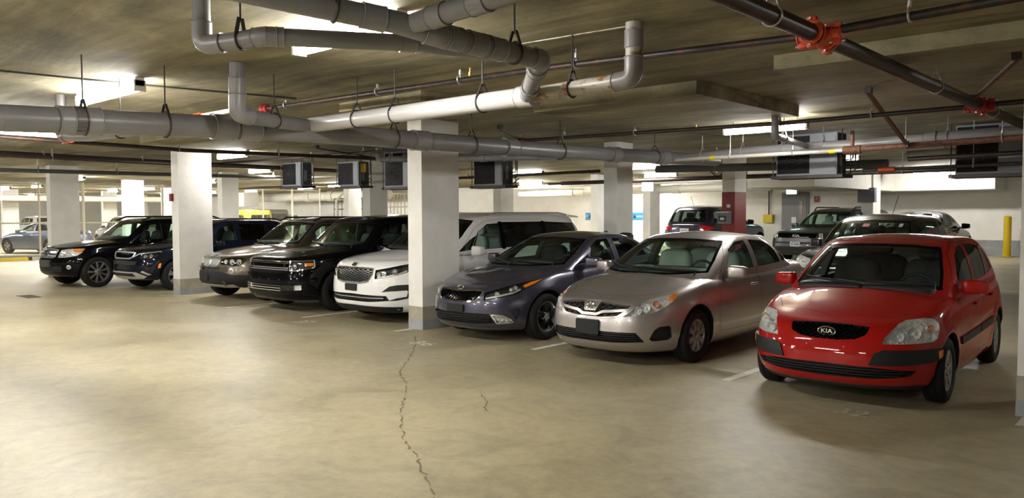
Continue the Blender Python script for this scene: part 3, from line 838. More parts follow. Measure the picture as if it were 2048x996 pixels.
# air-conditioning condensers hung on angle frames
def condenser(label, x, y, z, w=.80, d=.30, h=.56, lab=False, fr=True, fan=True):
    """x,y,z: front right lower corner"""
    t = thing('condenser', label, 'air conditioner', (x, y, z))
    MB().box((-w, .0, 0), (0, d, h)).build('casing', 'unit_grey', t)
    MB().box((-.012, .02, .02), (.006, d-.01, h-.02)).build('side_panel', 'unit_dark', t)
    c = (-w+.30, -.004, h*.5); R = min(.25, h*.44)
    g = MB().box((-w+.02, -.012, .03), (-w+.58, .002, h-.03)).build('fan_panel', 'unit_black', t)
    m2 = MB()
    for rr in (R, R*.75, R*.5, R*.25): m2.add(*ring_data((c[0], -.022, c[2]), (0, 1, 0), rr, .0025, 22, 5))
    for a in np.linspace(0, math.pi, 6, endpoint=False): m2.tube([(c[0]-R*math.cos(a), -.022, c[2]-R*math.sin(a)), (c[0]+R*math.cos(a), -.022, c[2]+R*math.sin(a))], .0025, 5)
    m2.build('fan_grille', 'unit_dark', g, 40)
    f2 = MB()
    for k in range(4):
        a = k*math.pi/2+.4
        f2.add([(c[0], -.014, c[2]), (c[0]+R*.9*math.cos(a), -.016, c[2]+R*.9*math.sin(a)), (c[0]+R*.9*math.cos(a+.6), -.013, c[2]+R*.9*math.sin(a+.6))], [(0, 1, 2)])
    f2.build('fan_blade', 'unit_black', g)
    MB().box((-.2, -.01, .05), (-.02, .003, h-.05)).build('front_panel', 'unit_grey', t)
    MB().box((.006, d*.3, h*.2), (.012, d*.55, h*.65)).build('service_plate', 'unit_grey', t)
    if lab: MB().box((.006, .06, h*.55), (.014, .20, h*.9)).build('warning_label', 'label_yellow', t)
    m2 = MB()
    for yy in (.0, d):
        m2.bar((-w-.08, yy, -.03), (.10, yy, -.03), .05)
    for xx in (-w-.06, .08):
        m2.bar((xx, -.04, -.03), (xx, d+.04, -.03), .05)
        for yy in (0, d): m2.tube([(xx, yy, -.04), (xx, yy, CZ-z)], .009, 6)
    m2.build('hanging_frame', 'hanger_dark', t)
    m2 = MB()
    m2.tube(bend([(.0, d*.7, .25), (.16, d*.7, .25), (.16, d*.7, .55), (.16, d*.7, CZ-z-.02)], .05), .013, 6); m2.tube(bend([(0, d*.7, .15), (.20, d*.7, .15), (.20, d*.7, .5)], .05), .013, 6)
    m2.tube([(.06, d*.5, -.03), (.3, d*.5, .12)], .01, 6)
    m2.build('refrigerant_pipe', 'hanger_dark', t, 40)
    return t
condenser('pale hung air conditioner farthest left, under the ceiling', -16.35, 10.6, 2.40)
condenser('hung air conditioner with a yellow label, second from left', -14.9, 11.2, 2.38, lab=True)
condenser('dark hung air conditioner just left of the middle column', -12.55, 10.85, 2.29, w=.95, h=.74)
condenser('hung air conditioner just right of the middle column', -10.63, 11.5, 2.28, h=.58)
condenser('large hung air conditioner above the grey off-roader', -4.80, 13.4, 2.35, w=1.04, d=.42, h=.70)
condenser('dark hung air conditioner at the right edge behind the pillar', -2.25, 13.9, 2.30, w=.9, d=.42, h=.76)
blue = 0

# mesh fence of the secured bay
fence = thing('mesh_fence', 'tall cream chain link fence closing off the secured bay at far left', 'fence', (-36, 0, 0))
for k in range(-3, 9):
    y = 10.97+1.69*k
    MB().tube([(0, y, 0), (0, y, CZ)], .055 if k % 2 else .04, 10).build('fence_post', 'fence_cream', fence, 40)
for z in (.10, 1.40, 2.98): MB().tube([(0, 5.9, z), (0, 24.5, z)], .028, 8).build('fence_rail', 'fence_cream', fence, 40)
mw = MB(); z0, z1 = .1, 2.98; H = z1-z0
y = 5.9-H
while y < 24.5:
    for a, b in (((y, z0), (y+H, z1)), ((y+H, z0), (y, z1))):
        (ya, za), (yb, zb_) = a, b
        if min(ya, yb) < 5.9:
            q = (5.9-ya)/(yb-ya)
            if ya < 5.9: ya, za = 5.9, za+(zb_-za)*q
            else: yb, zb_ = 5.9, za+(zb_-za)*q
        if max(ya, yb) > 24.5:
            q = (24.5-ya)/(yb-ya)
            if ya > 24.5: ya, za = 24.5, za+(zb_-za)*q
            else: yb, zb_ = 24.5, za+(zb_-za)*q
        w = .0024
        mw.add([(0, ya-w, za), (0, ya+w, za), (0, yb+w, zb_), (0, yb-w, zb_)], [(0, 1, 2, 3)])
    y += .062
o = mw.build('chain_link', 'fence_wire', fence); o['kind'] = 'stuff'
struct(MB().box((-36.15, 5.0, -.02), (-35.85, 24.6, .07)).build('trim_8', 'column_base'))
# barred gate and slatted gate
def bars(label, x0, y, w, h, n, mat_, z=.1):
    t = thing('barred_gate', label, 'gate', (x0, y, z))
    for zz in (.05, h*.55, h*.8, h): MB().bar((0, 0, zz), (w, 0, zz), .04).build('rail', mat_, t)
    for k in range(n): MB().bar((w*k/(n-1), 0, 0), (w*k/(n-1), 0, h), .02).build('bar', mat_, t)
bars('white gate with thin dark vertical bars left of the grey column', -29.2, 20.6, 2.9, 2.3, 11, 'gate_dark')
bars('tall cream barred gate left of the middle column', -22.8, 18.4, 3.0, 2.35, 16, 'fence_cream')
pipe('conduit', 'curved pale conduit beside the barred gate', [(-27.6, 19.6, .1), (-27.6, 19.6, 2.3), (-26.9, 19.6, 2.75), (-26.7, 19.6, CZ)], .05, 'steel_pale', 'steel_pale', cat='conduit')

# signs and small fittings
def sign(name, label, cat, c, w, h, mat_, t=.02, txt=(), plane='y'):
    o = MB().cbox(c, (w, t, h) if plane == 'y' else (t, w, h)).build(name, mat_); tag(o, label, cat)
    for s, size, dx, dz, m_ in txt:
        v, f = text_data(s, size)
        mk('lettering', xf(v, (c[0]+dx, c[1]-t/2-.004, c[2]+dz), rx=math.pi/2), f, m_, o)
    return o
for x, l in ((-21.62, 'small blue parking sign on the back wall left of the white column'), (-19.17, 'small blue parking sign on the back wall right of the white column')):
    o = sign('parking_sign', l, 'sign', (x, Y1-.015, 1.58), .78, .34, 'sign_blue', .02, [('VISITOR', .11, .15, -.01, 'sign_white'), ('P', .16, -.30, 0, 'sign_white')])
    MB().box((-.43+x, Y1-.022, 1.39), (.43+x, Y1-.006, 1.77)).build('sign_border', 'sign_white', o)
    mk('arrow', [(x-.20, Y1-.032, 1.50), (x-.06, Y1-.032, 1.50), (x-.13, Y1-.032, 1.68)], [(0, 1, 2)], 'sign_ink', o)
def exit_sign(label, c):
    o = sign('exit_sign', label, 'sign', c, .42, .34, 'fitting_housing', .10)
    MB().cbox((c[0], c[1]-.056, c[2]), (.37, .02, .29)).build('lit_panel', 'exit_panel', o)
    m2 = MB(); y = c[1]-.070; x, z = c[0], c[2]
    m2.bar((x-.10, y, z-.09), (x-.03, y, z+.0), .03, .004); m2.bar((x-.03, y, z), (x+.02, y, z+.08), .04, .004); m2.bar((x+.02, y, z-.09), (x-.02, y, z), .03, .004); m2.bar((x+.01, y, z+.05), (x+.1, y, z+.02), .025, .004)
    m2.build('running_figure', 'sign_blue', o)
    m3 = MB(); m3.tube([(c[0], c[1], c[2]+.16), (c[0], c[1], CZ if c[1] < 28 else c[2]+.17)], .015, 6); m3.build('suspension_rod', 'steel_rod', o)
exit_sign('lit green exit sign above the grey door', (-12.17, 29.35, 2.58))
exit_sign('lit green exit sign hanging by the back column', (-15.19, 24.0, 2.66))
d = thing('door_1', 'grey steel door with a narrow window in the back wall', 'door', (-12.09, Y1, .31)); d['kind'] = 'structure'
MB().box((-.52, -.05, 0), (.52, .0, 2.18)).build('door_frame', 'door_grey', d)
lf = MB().box((-.45, -.07, .01), (.45, -.045, 2.11)).build('door_leaf', 'door_grey', d)
MB().box((.17, -.08, 1.15), (.30, -.065, 1.85)).build('vision_panel', 'column_base', lf)
MB().box((-.12, -.08, 1.02), (.06, -.068, 1.24)).build('notice', 'sign_white', lf)
MB().cbox((.38, -.10, 1.0), (.12, .05, .03)).build('door_handle', 'galvanised', lf)
o = sign('alarm_sign', 'small red fire alarm sign on the back wall right of the door', 'sign', (-11.28, Y1-.015, 2.22), .20, .22, 'column_red', .03, [('F', .12, 0, 0, 'sign_white')])
o = sign('junction_box', 'yellow box on the back wall below a dark conduit', 'box', (-13.13, Y1-.08, 1.49), .36, .32, 'label_yellow', .16)
MB().tube([(-13.13, Y1-.04, 1.6), (-13.13, Y1-.04, 2.6)], .022, 8).build('conduit', 'hanger_dark', o)
o = sign('meter_box', 'grey meter box with a small screen on the red column', 'box', (-9.0, 17.678, 1.58), .30, .26, 'unit_grey', .14)
MB().cbox((-9.02, 17.605, 1.57), (.2, .01, .14)).build('screen', 'unit_dark', o); MB().cbox((-9.02, 17.598, 1.57), (.1, .01, .06)).build('display', 'sign_white', o)
MB().cbox((-9.0, 17.655, 1.73), (.32, .18, .03)).build('box_lid', 'galvanised', o)
o = sign('notice', 'small white notice on the red column above the meter box', 'sign', (-8.93, 17.742, 1.88), .09, .08, 'sign_white', .012)
o = sign('call_point', 'small red call point on the corner of the left front column', 'alarm', (-16.70, 7.63, 2.08), .09, .16, 'column_red', .06)
v, f = text_data('P2', .2); 
t = mk('column_number', xf(v, (-16.42, 13.10, 2.93), rx=math.pi/2, rz=math.pi/2), f, 'sign_white'); tag(t, 'white level number high on the column behind the middle hung units', 'sign')
b = thing('bollard', 'yellow steel bollard standing against the back wall at right', 'bollard', (-5.0, 28.7, .31)); MB().tube([(0, 0, 0), (0, 0, 1.24)], .11, 16).build('post', 'yellow_paint', b, 40); MB().tube([(0, 0, 1.24), (0, 0, 1.27), (0, 0, 1.285)], [.11, .09, .02], 16).build('cap', 'yellow_paint', b, 40); MB().cbox((0, 0, .01), (.34, .34, .02)).build('base_plate', 'yellow_paint', b)
s = thing('wheel_stop', 'concrete wheel stop with a yellow end at the far left', 'wheel stop', (-33.9, 10.2, 0))
MB().box((-.08, -2.4, 0), (.08, -.3, .11)).build('painted_block', 'yellow_paint', s); MB().box((-.09, -.3, 0), (.09, -.18, .14)).build('end_block', 'hanger_dark', s); MB().box((-.08, -.18, 0), (.08, 2.6, .10)).build('block', 'column_base', s)
o = sign('junction_box', 'grey box high on the column beside the off-roader', 'box', (-8.2, 25.50, 2.25), .5, .45, 'unit_grey', .2)
o = sign('wall_door', 'grey door far behind the fence at left', 'door', (X0+.03, 18.2, 1.0), 1.0, 2.1, 'door_grey', .06, plane='x'); o['kind'] = 'structure'; o.name = 'door_2'
# ---------------------------------------------------------------- car bodies
def shell(fr, sd, re, zs, zc, Df, Dr, nf=3.0, mf=2.0, nr=3.0, mr=2.0, NF=18, NS=40, NR=14, NV=24, NC=8,
          barrel=.012, cp=2.0, flare=None, hood=None, zlow=None):
    """closed body volume: a plan outline swept through front, side and rear profiles, capped by a crowned top"""
    F = spl(fr, NV); S = spl(sd, NV); B = spl(re, NV)
    zb = fr[0][1]
    zsf = pchip(zs); zcf = pchip(zc)
    hf = (F[:, 1]-zb)/(F[-1, 1]-zb); hr = (B[:, 1]-zb)/(B[-1, 1]-zb); hs = S[:, 1]
    N = NF+NS+NR+1
    X = np.zeros((NV, N)); Y = np.zeros((NV, N))
    th = (np.pi/2)*np.linspace(0, 1, 90)**1.3
    for k in range(NV):
        w = S[k, 0]; yf = F[k, 0]; yr = B[k, 0]
        fx, fy = rs_len(w*(1-barrel)*np.sin(th)**(2/nf), yf+Df*(1-np.cos(th)**(2/mf)), NF+1)
        rx, ry = rs_len(w*(1-barrel)*np.sin(th)**(2/nr), yr-Dr*(1-np.cos(th)**(2/mr)), NR+1)
        sy = np.linspace(yf+Df, yr-Dr, NS+1)
        q = np.linspace(-1, 1, NS+1)
        sx = w*(1-barrel*q*q)
        X[k] = np.concatenate([fx, sx[1:-1], rx[::-1]]); Y[k] = np.concatenate([fy, sy[1:-1], ry[::-1]])
    u = np.arange(N)
    wF = np.clip(1-u/NF, 0, 1); wF = wF*wF*(3-2*wF)
    wR = np.clip(1-(N-1-u)/NR, 0, 1); wR = wR*wR*(3-2*wR)
    zt = zsf(Y[-1])
    H = hf[:, None]*wF+hr[:, None]*wR+hs[:, None]*(1-wF-wR)
    zbu = np.full(N, zb) if zlow is None else pchip(zlow)(Y[0])
    Z = zbu+H*(zt-zbu)
    if flare:
        for (yw, zw, Ra, a) in flare:
            r = np.hypot(Y-yw, Z-zw)
            X = X+a*np.exp(-((r-Ra-.02)/.05)**2)*(X > .5)
    verts = []; faces = []; idx = []
    # wrap
    ring = [(1, i) for i in range(N)]+[(-1, i) for i in range(N-2, 0, -1)]
    n = len(ring)
    for k in range(NV):
        for sg, i in ring:
            verts.append((sg*X[k, i], Y[k, i], Z[k, i]))
    for k in range(NV-1):
        for j in range(n):
            a, b = k*n+j, k*n+(j+1) % n
            faces.append((a, b, b+n, a+n)); idx.append(0)
    # crowned top and flat underside
    for top in (1, 0):
        b = len(verts); nc = NC if top else 2
        ts = np.linspace(1, -1, 2*nc+1)
        k = NV-1 if top else 0
        zcu = zcf(Y[k]) if top else None
        for i in range(N):
            for t in ts:
                x = X[k, i]*t
                z = Z[k, i]+((zcu[i]-Z[k, i])*(1-abs(t)**cp) if top else 0)
                if top and hood: z += hood(x, Y[k, i])*(1-abs(t)**8)
                verts.append((x, Y[k, i], z))
        m = 2*nc+1
        for i in range(N-1):
            for j in range(m-1):
                q = (b+i*m+j, b+i*m+j+1, b+(i+1)*m+j+1, b+(i+1)*m+j)
                faces.append(q if top else q[::-1]); idx.append(0 if top else 1)
    me = raw(verts, faces, idx)
    clean(me)
    me.polygons.foreach_set('use_smooth', [True]*len(me.polygons))
    return me

def rail_data(c, p, q, r):
    pass

class Patch:
    def __init__(s, P, N, T, mi=None):
        s.P, s.N, s.T, s.mi = np.array(P), np.array(N), T, mi
    def surf(s, o=0.0):
        return [tuple(p) for p in s.P+s.N*o], s.T
    def solid(s, o0, o1):
        v = [tuple(p) for p in s.P+s.N*o0]+[tuple(p) for p in s.P+s.N*o1]
        n = len(s.P)
        f = list(s.T)+[tuple(n+i for i in t[::-1]) for t in s.T]
        f += [(b, a, n+a, n+b) for a, b in border(s.T)]
        return v, f
    def mirror(s):
        P = s.P.copy(); P[:, 0] *= -1
        N = s.N.copy(); N[:, 0] *= -1
        return Patch(P, N, [t[::-1] for t in s.T], s.mi)

class Car:
    def __init__(s, name, label, cat, loc, rz, sp, paint, group=None):
        s.root = thing(name, label, cat, loc, rz, group)
        s.sp = sp; s.paint = paint
        s.L, s.W = sp['L'], sp['W']
        lo = dict(sp['low']); g = dict(sp['gh'])
        lo['flare'] = [(y, sp['R'], sp['Ra'], sp.get('flare', .014)) for y in sp['axles']]
        low = shell(**lo); gh = shell(**g)
        s.SL = Surf(low); s.SG = Surf(gh)
        s.body = boolean(low, gh, 'UNION')
        bpy.data.meshes.remove(low); bpy.data.meshes.remove(gh)
        # plan outline used to wrap front and side details round the corners
        w = s.W/2; th = (np.pi/2)*np.linspace(0, 1, 200)**1.3
        D = lo['Df']; Dr = lo['Dr']
        nf, mf, nr, mr = lo.get('nf', 3.), lo.get('mf', 2.), lo.get('nr', 3.), lo.get('mr', 2.)
        fx = w*np.sin(th)**(2/nf); fy = D*(1-np.cos(th)**(2/mf))
        rx = w*np.sin(th)**(2/nr); ry = s.L-Dr*(1-np.cos(th)**(2/mr))
        yy = np.linspace(D, s.L-Dr, 80)[1:-1]
        s.ox = np.concatenate([fx, np.full(len(yy), w), rx[::-1]]); s.oy = np.concatenate([fy, yy, ry[::-1]])
        s.os = np.concatenate([[0], np.cumsum(np.hypot(np.diff(s.ox), np.diff(s.oy)))])
        s._nf = len(fx); s._nr = len(rx)
        s.cut = []; s.cut2 = []; s.panels = []
    # positions along the outline: from a front x, a side y or a rear x
    def fx(s, x):
        return float(np.interp(abs(x), s.ox[:s._nf], s.os[:s._nf]))*(1 if x >= 0 else -1)
    def fy(s, y):
        return float(np.interp(y, s.oy, s.os))
    def rx(s, x):
        return float(np.interp(-abs(x), -s.ox[-s._nr:], s.os[-s._nr:]))
    def pts(s, L):
        out = []
        for p in L:
            k = p[0]
            out.append(((s.fx(p[1]) if k == 'f' else s.fy(p[1]) if k == 's' else s.rx(p[1])), p[2]))
        return out
    def onwrap(s, Q):
        O = []; D = []
        for sv, z in Q:
            a = abs(sv); sg = 1 if sv >= 0 else -1
            e = .02
            x = np.interp(a, s.os, s.ox); y = np.interp(a, s.os, s.oy)
            dx = np.interp(a+e, s.os, s.ox)-np.interp(a-e, s.os, s.ox); dy = np.interp(a+e, s.os, s.oy)-np.interp(a-e, s.os, s.oy)
            if a < e: dx, dy = 1, 0
            l = math.hypot(dx, dy); nx, ny = dy/l, -dx/l
            O.append((sg*(x+nx*.5), y+ny*.5, z)); D.append((-sg*nx, -ny, 0))
        P = []; I = []
        for o, d in zip(O, D):
            h, n, i, dist = s.SL.bvh.ray_cast(Vector(o), Vector(d), 1.15)
            if h is None:
                h, n, i, dist = s.SL.bvh.find_nearest(Vector(o)+Vector(d)*.6)
            P.append(tuple(h)); I.append(i)
        return np.array(P), s.SL.smooth(P, I)
    def wrap(s, poly, h=.045, inner=None):
        v, t = tri_poly(poly, h, inner)
        P, N = s.onwrap(v)
        mi = None
        if inner:
            mi = [0 if inside(inner, sum(v[i][0] for i in q)/3, sum(v[i][1] for i in q)/3) else 1 for q in t]
        return s._orient(Patch(P, N, t, mi))
    def _orient(s, p):
        t = p.T[len(p.T)//2]
        n = np.cross(p.P[t[1]]-p.P[t[0]], p.P[t[2]]-p.P[t[0]])
        if n.dot(p.N[t[0]]) < 0: p.T = [q[::-1] for q in p.T]
        return p
    def proj(s, poly, axis, h=.06, inner=None, surf=None):
        """axis 'x': poly (y,z) from the left side; 'f': poly (x,z) from ahead; 'r': from behind; 't': poly (x,y) from above"""
        v, t = tri_poly(poly, h, inner)
        S = surf or s.SG
        if axis == 'x': O = [(1.6, a, b) for a, b in v]; D = (-1, 0, 0)
        elif axis == 'f': O = [(a, -1, b) for a, b in v]; D = (0, 1, 0)
        elif axis == 'r': O = [(a, s.L+1, b) for a, b in v]; D = (0, -1, 0)
        else: O = [(a, b, 3) for a, b in v]; D = (0, 0, -1)
        P, N = S.rays(O, [D]*len(O))
        mi = None
        if inner:
            mi = [0 if inside(inner, sum(v[i][0] for i in q)/3, sum(v[i][1] for i in q)/3) else 1 for q in t]
        return s._orient(Patch(P, N, t, mi))
    def part(s, name, vf, mat, parent=None, smooth=35, idx=None):
        return mk(name, vf[0], vf[1], mat, parent or s.root, smooth, idx)
    def dig(s, sol, mi=1):
        s.cut.append((sol[0], sol[1], mi))
    # --- pieces
    def trim(s, name, poly, mat, o=.006, inn=-.012, both=True, h=.045, parent=None, chaikin=0):
        if chaikin: poly = rnd(poly, .22, chaikin)
        p = s.wrap(poly, h)
        out = [s.part(name, p.solid(o, inn), mat, parent)]
        if both: out.append(s.part(name, p.mirror().solid(o, inn), mat, parent))
        return out
    def pocket(s, poly, depth=.05, both=False, h=.05):
        p = s.wrap(poly, h)
        s.dig(p.solid(.06, -depth))
        if both: s.dig(p.mirror().solid(.06, -depth))
        return p
    def bar(s, Q, hh, o0, o1, step=.04):
        """bar that follows the body: Q are (outline position, z) points"""
        D = []
        for i in range(len(Q)-1):
            a, b = np.array(Q[i]), np.array(Q[i+1])
            n = max(1, int(np.linalg.norm(b-a)/step))
            D += [tuple(a+(b-a)*j/n) for j in range(n)]
        D.append(tuple(Q[-1]))
        P, N = s.onwrap(D)
        v = []; f = []
        m = len(D)
        for i in range(m):
            t = P[min(i+1, m-1)]-P[max(i-1, 0)]
            c = np.cross(t, N[i]); c /= np.linalg.norm(c)+1e-9
            for a, b in ((hh, o0), (-hh, o0), (-hh, o1), (hh, o1)):
                v.append(tuple(P[i]+c*a+N[i]*b))
        for i in range(m-1):
            for j in range(4):
                f.append((i*4+j, i*4+(j+1) % 4, (i+1)*4+(j+1) % 4, (i+1)*4+j))
        f += [(3, 2, 1, 0), tuple((m-1)*4+j for j in range(4))]
        return v, f
    def mesh_bars(s, poly, pitch, ang, hh, o0, o1, horiz=False):
        """lattice of crossing bars clipped to a polygon"""
        mb = MB()
        P = np.array(poly); c = P.mean(0); R = np.abs(P-c).max()*1.6
        for sg in ((1, -1) if not horiz else (0,)):
            d = np.array([math.cos(ang*sg), math.sin(ang*sg)]); nrm = np.array([-d[1], d[0]])
            for k in range(-int(R/pitch), int(R/pitch)+1):
                o = c+nrm*k*pitch
                run = []
                for t in np.arange(-R, R, .012):
                    q = o+d*t
                    if inside(poly, q[0], q[1]): run.append(tuple(q))
                    else:
                        if len(run) > 1: mb.add(*s.bar([run[0], run[-1]], hh, o0, o1, .07))
                        run = []
                if len(run) > 1: mb.add(*s.bar([run[0], run[-1]], hh, o0, o1, .07))
        return mb.v, mb.f
    def frame(s, poly, hh, o0, o1):
        return s.bar(list(poly)+[poly[0]], hh, o0, o1)
    def lamp(s, name, poly, depth=.07, back='lamp_silver', bowls=(), amber=None, lens='lens', both=True, rim=None, bars=()):
        p = s.wrap(poly, .04)
        for mir in ((0, 1) if both else (0,)):
            q = p.mirror() if mir else p
            s.dig(q.solid(.05, -depth), 3 if back == 'lamp_silver' else 1)
            r = s.part(name, q.surf(-depth+.004), back)
            s.part('lens', q.surf(.001), lens, r)
            if rim:
                s.part('lamp_surround', s._mir(s.frame(poly, .010, .004, -.03), mir), rim, r)
            for (sv, z, rad, kind) in bowls:
                P, N = s.onwrap([(sv, z)])
                c = P[0]+N[0]*(-.012); 
                fw = Vector((N[0][0]*.5, N[0][1], 0)).normalized()
                if kind == 'proj':
                    pr = [(rad, 0), (rad*.96, -.01), (rad*.8, -.014), (rad*.78, 0), (rad*.55, .012), (rad*.25, .02), (0.001, .022)]
                else:
                    pr = [(rad, 0), (rad*.97, .002), (rad*.9, -.015), (rad*.65, -.038), (rad*.3, -.048), (rad*.28, -.02), (rad*.2, -.012), (0.001, -.01)]
                v, f = lathe_data(pr, 20, 'z')
                m = Matrix.Translation(Vector(c)) @ fw.to_track_quat('Z', 'Y').to_matrix().to_4x4()
                v = [m @ Vector(a) for a in v]
                s.part('reflector', s._mir((v, f), mir), {'proj': 'glass_bulb', 'amber': 'amber_pale'}.get(kind, 'lamp_silver'), r)
            for (Q, hh, mat) in bars:
                s.part('lamp_bar', s._mir(s.bar(Q, hh, -.02, -.04), mir), mat, r)
            if amber:
                a = s.wrap(amber, .04)
                if mir: a = a.mirror()
                s.part('indicator', a.solid(-.004, -.03), 'amber', r)
    def _mir(s, vf, mir):
        if not mir: return vf
        return [(-p[0], p[1], p[2]) for p in vf[0]], [t[::-1] for t in vf[1]]
    def window(s, name, poly, axis, glass, band=.025, both=True, h=.07, cut=True, off=-.004):
        p = s.proj(poly, axis, h, poly_off(poly, band))
        c = s.proj(poly_off(poly, .012), axis, h) if cut else None
        for mir in ((0, 1) if (both and axis == 'x') else (0,)):
            q = p.mirror() if mir else p
            if cut: s.dig((c.mirror() if mir else c).solid(.06, -.16))
            s.part(name, q.surf(off), [glass, 'black_gloss'], idx=q.mi, smooth=True)
    def panel(s, name, poly, axis, rng, both=False):
        s.panels.append((name, poly, axis, rng))
        if both:
            s.panels.append((name, poly, axis, (-rng[1], -rng[0])))
    def cavity(s, yf=.07, wi=.06, zi=.05, bottom=.42, belt=None):
        g = dict(s.sp['gh'])
        fr = g['fr']; z0 = fr[0][1]
        fr2 = [(fr[0][0]+yf+.10, bottom), (fr[0][0]+yf+.05, (bottom+z0)/2)]+[(a+yf, b-(zi if i == len(fr)-1 else zi*.3)) for i, (a, b) in enumerate(fr)]
        re = g['re']
        re2 = [(re[0][0]-yf-.03, bottom), (re[0][0]-yf, (bottom+z0)/2)]+[(a-yf, b-(zi if i == len(re)-1 else zi*.3)) for i, (a, b) in enumerate(re)]
        zt = g['zs'][0][1]
        sd = g['sd']
        k = (z0-bottom)/(zt-bottom)
        sd2 = [(sd[0][0]-wi-.05, 0), (sd[0][0]-wi-.03, k*.6)]+[(a-wi, k+(1-k)*b) for a, b in sd]
        g.update(fr=fr2, re=re2, sd=sd2, zs=[(a, b-zi) for a, b in g['zs']], zc=[(a, b-zi) for a, b in g['zc']], NF=8, NS=12, NR=8, NV=14, NC=4, flare=None)
        me = shell(**g)
        me.polygons.foreach_set('material_index', [2]*len(me.polygons))
        return me
    def wheels(s, style, R, w=.21, x=None):
        sp = s.sp
        x = x or s.W/2-.012
        for yw in sp['axles']:
            for sg in (1, -1):
                t = Wheel(R, w, style)
                o = mko('wheel', t[0], 'tyre', s.root, 40)
                o.location = (sg*(x-w/2), yw, R)
                r = mko('rim', t[1], t[2], o, 30)
                if sg < 0: o.rotation_euler = (0, 0, math.pi)
        # wells
        for yw in sp['axles']:
            for sg in (1, -1):
                v, f = lathe_data([(sp['Ra'], x-w-.12), (sp['Ra'], s.W/2+.2)], 40, 'x')
                v = [(sg*a, b+yw, c+R) for a, b, c in v]
                f = f+[tuple(range(40)), tuple(range(79, 39, -1))]
                s.dig((v, f))
    def mirrors(s, y, z, x=None, size=(.105, .07, .075), mat=None, arm='black_plastic', rot=.28):
        x = x or s.W/2+.06
        for sg in (1, -1):
            v, f = superq(size, (.42, .5), 24, 14)
            v = [(a, b*(1.0 if b < 0 else .55), c*(1-.10*(a*1/size[0]))) for a, b, c in v]
            o = s.part('side_mirror', (xf([(sg*a, b, c) for a, b, c in v], (sg*x, y, z), rz=sg*rot), f), mat or s.paint, smooth=True)
            mb = MB(); mb.bar((sg*(x-size[0]*.75), y+.01, z-size[2]*.55), (sg*(s.W/2-.14), y-.01, z-size[2]*.9), .07, .035)
            mb.build('mirror_arm', arm or s.paint, o)
            s.part('mirror_glass', (xf([(a, 0, c) for a, c in ((-size[0]*.85, -size[2]*.75), (size[0]*.8, -size[2]*.65), (size[0]*.75, size[2]*.65), (-size[0]*.85, size[2]*.75))], (sg*x, y+size[1]*.56, z), rz=sg*rot), [(0, 1, 2, 3)]), 'chrome', o)
    def interior(s, rows, mat='seat_grey', dash=None, wheel=True, bench=True, zf=.50):
        for r, y in enumerate(rows):
            for sx in ((.36, -.36)):
                mb = MB()
                wd = .25 if r == 0 else .33
                mb.add(xf(superq((wd, .27, .11), (.5, .5), 14, 8)[0], (sx, y-.12, zf+.06)), superq((wd, .27, .11), (.5, .5), 14, 8)[1])
                v, f = superq((wd, .09, .34), (.5, .5), 14, 8)
                mb.add(xf(v, (sx, y+.21, zf+.38), rx=-.22), f)
                o = mb.build('seat', mat, s.root, smooth=True)
                v, f = superq((.135, .055, .095), (.6, .6), 14, 8)
                s.part('headrest', (xf(v, (sx, y+.30, zf+.80), rx=-.15), f), mat, o, True)
        if dash:
            y0, z0, hw = dash
            v, f = superq((hw, .26, .14), (.3, .4), 20, 10)
            d = s.part('dashboard', (xf(v, (0, y0, z0-.11)), f), 'trim_dark', smooth=True)
            if wheel:
                pts = [(0.36+.18*math.cos(a), y0+.36+.06*math.sin(a), z0-.08+.17*math.sin(a)) for a in np.linspace(0, 2*math.pi, 20)]
                mb = MB(); mb.tube(pts, .016, 8); mb.bar(pts[0], pts[10], .03); mb.bar((.36, y0+.36, z0-.08), (.36, y0+.18, z0-.16), .05)
                mb.build('steering_wheel', 'trim_dark', s.root, 40)
    def wiper(s, a, b, z=None):
        """wiper lying on the windscreen: two (x,z) points seen from ahead"""
        Q = [(a[0]+(b[0]-a[0])*k/10, a[1]+(b[1]-a[1])*k/10) for k in range(11)]
        P, N = s.SG.rays([(x, -1, q) for x, q in Q], [(0, 1, 0)]*11)
        mb = MB(); mb.tube([tuple(p+n*.018) for p, n in zip(P, N)], .011, 6)
        p, n = P[0], N[0]
        mb.tube([tuple(P[0]+N[0]*.02+np.array([0, -.06, -.05])), tuple(P[0]+N[0]*.03), tuple(P[5]+N[5]*.03)], .01, 6)
        mb.build('wiper', 'black_plastic', s.root, 40)
    def handle(s, y, z, mat=None, both=True, w=.095, hh=.016):
        P, N = s.SL.rays([(1.6, y, z)], [(-1, 0, 0)])
        v, f = superq((.02, w, hh), (.5, .5), 16, 8)
        for sg in ((1, -1) if both else (1,)):
            q = xf([(sg*a, b, c) for a, b, c in v], (sg*(P[0][0]+.02), y, z))
            s.part('door_handle', (q, f), mat or s.paint, smooth=True)
    def plate(s, x0, x1, z0, z1, mat, at='f', off=.02, t=.012, name='number_plate_holder', y=None):
        hz = (z0+z1)/2
        if y is None:
            if at == 'f':
                P, N = s.SL.rays([(x, -1, z) for x in (x0, (x0+x1)/2, x1) for z in (z0, hz, z1)], [(0, 1, 0)]*9); y = P[:, 1].min()-off
            else:
                P, N = s.SL.rays([(x, s.L+1, z) for x in (x0, (x0+x1)/2, x1) for z in (z0, hz, z1)], [(0, -1, 0)]*9); y = P[:, 1].max()+off
        poly = rnd([(x0, z0), (x1, z0), (x1, z1), (x0, z1)], .08, 2)
        o = s.part(name, prism(poly, 'y', y, y+(t+.05 if at == 'f' else -t-.05)), mat, smooth=40)
        return o, y
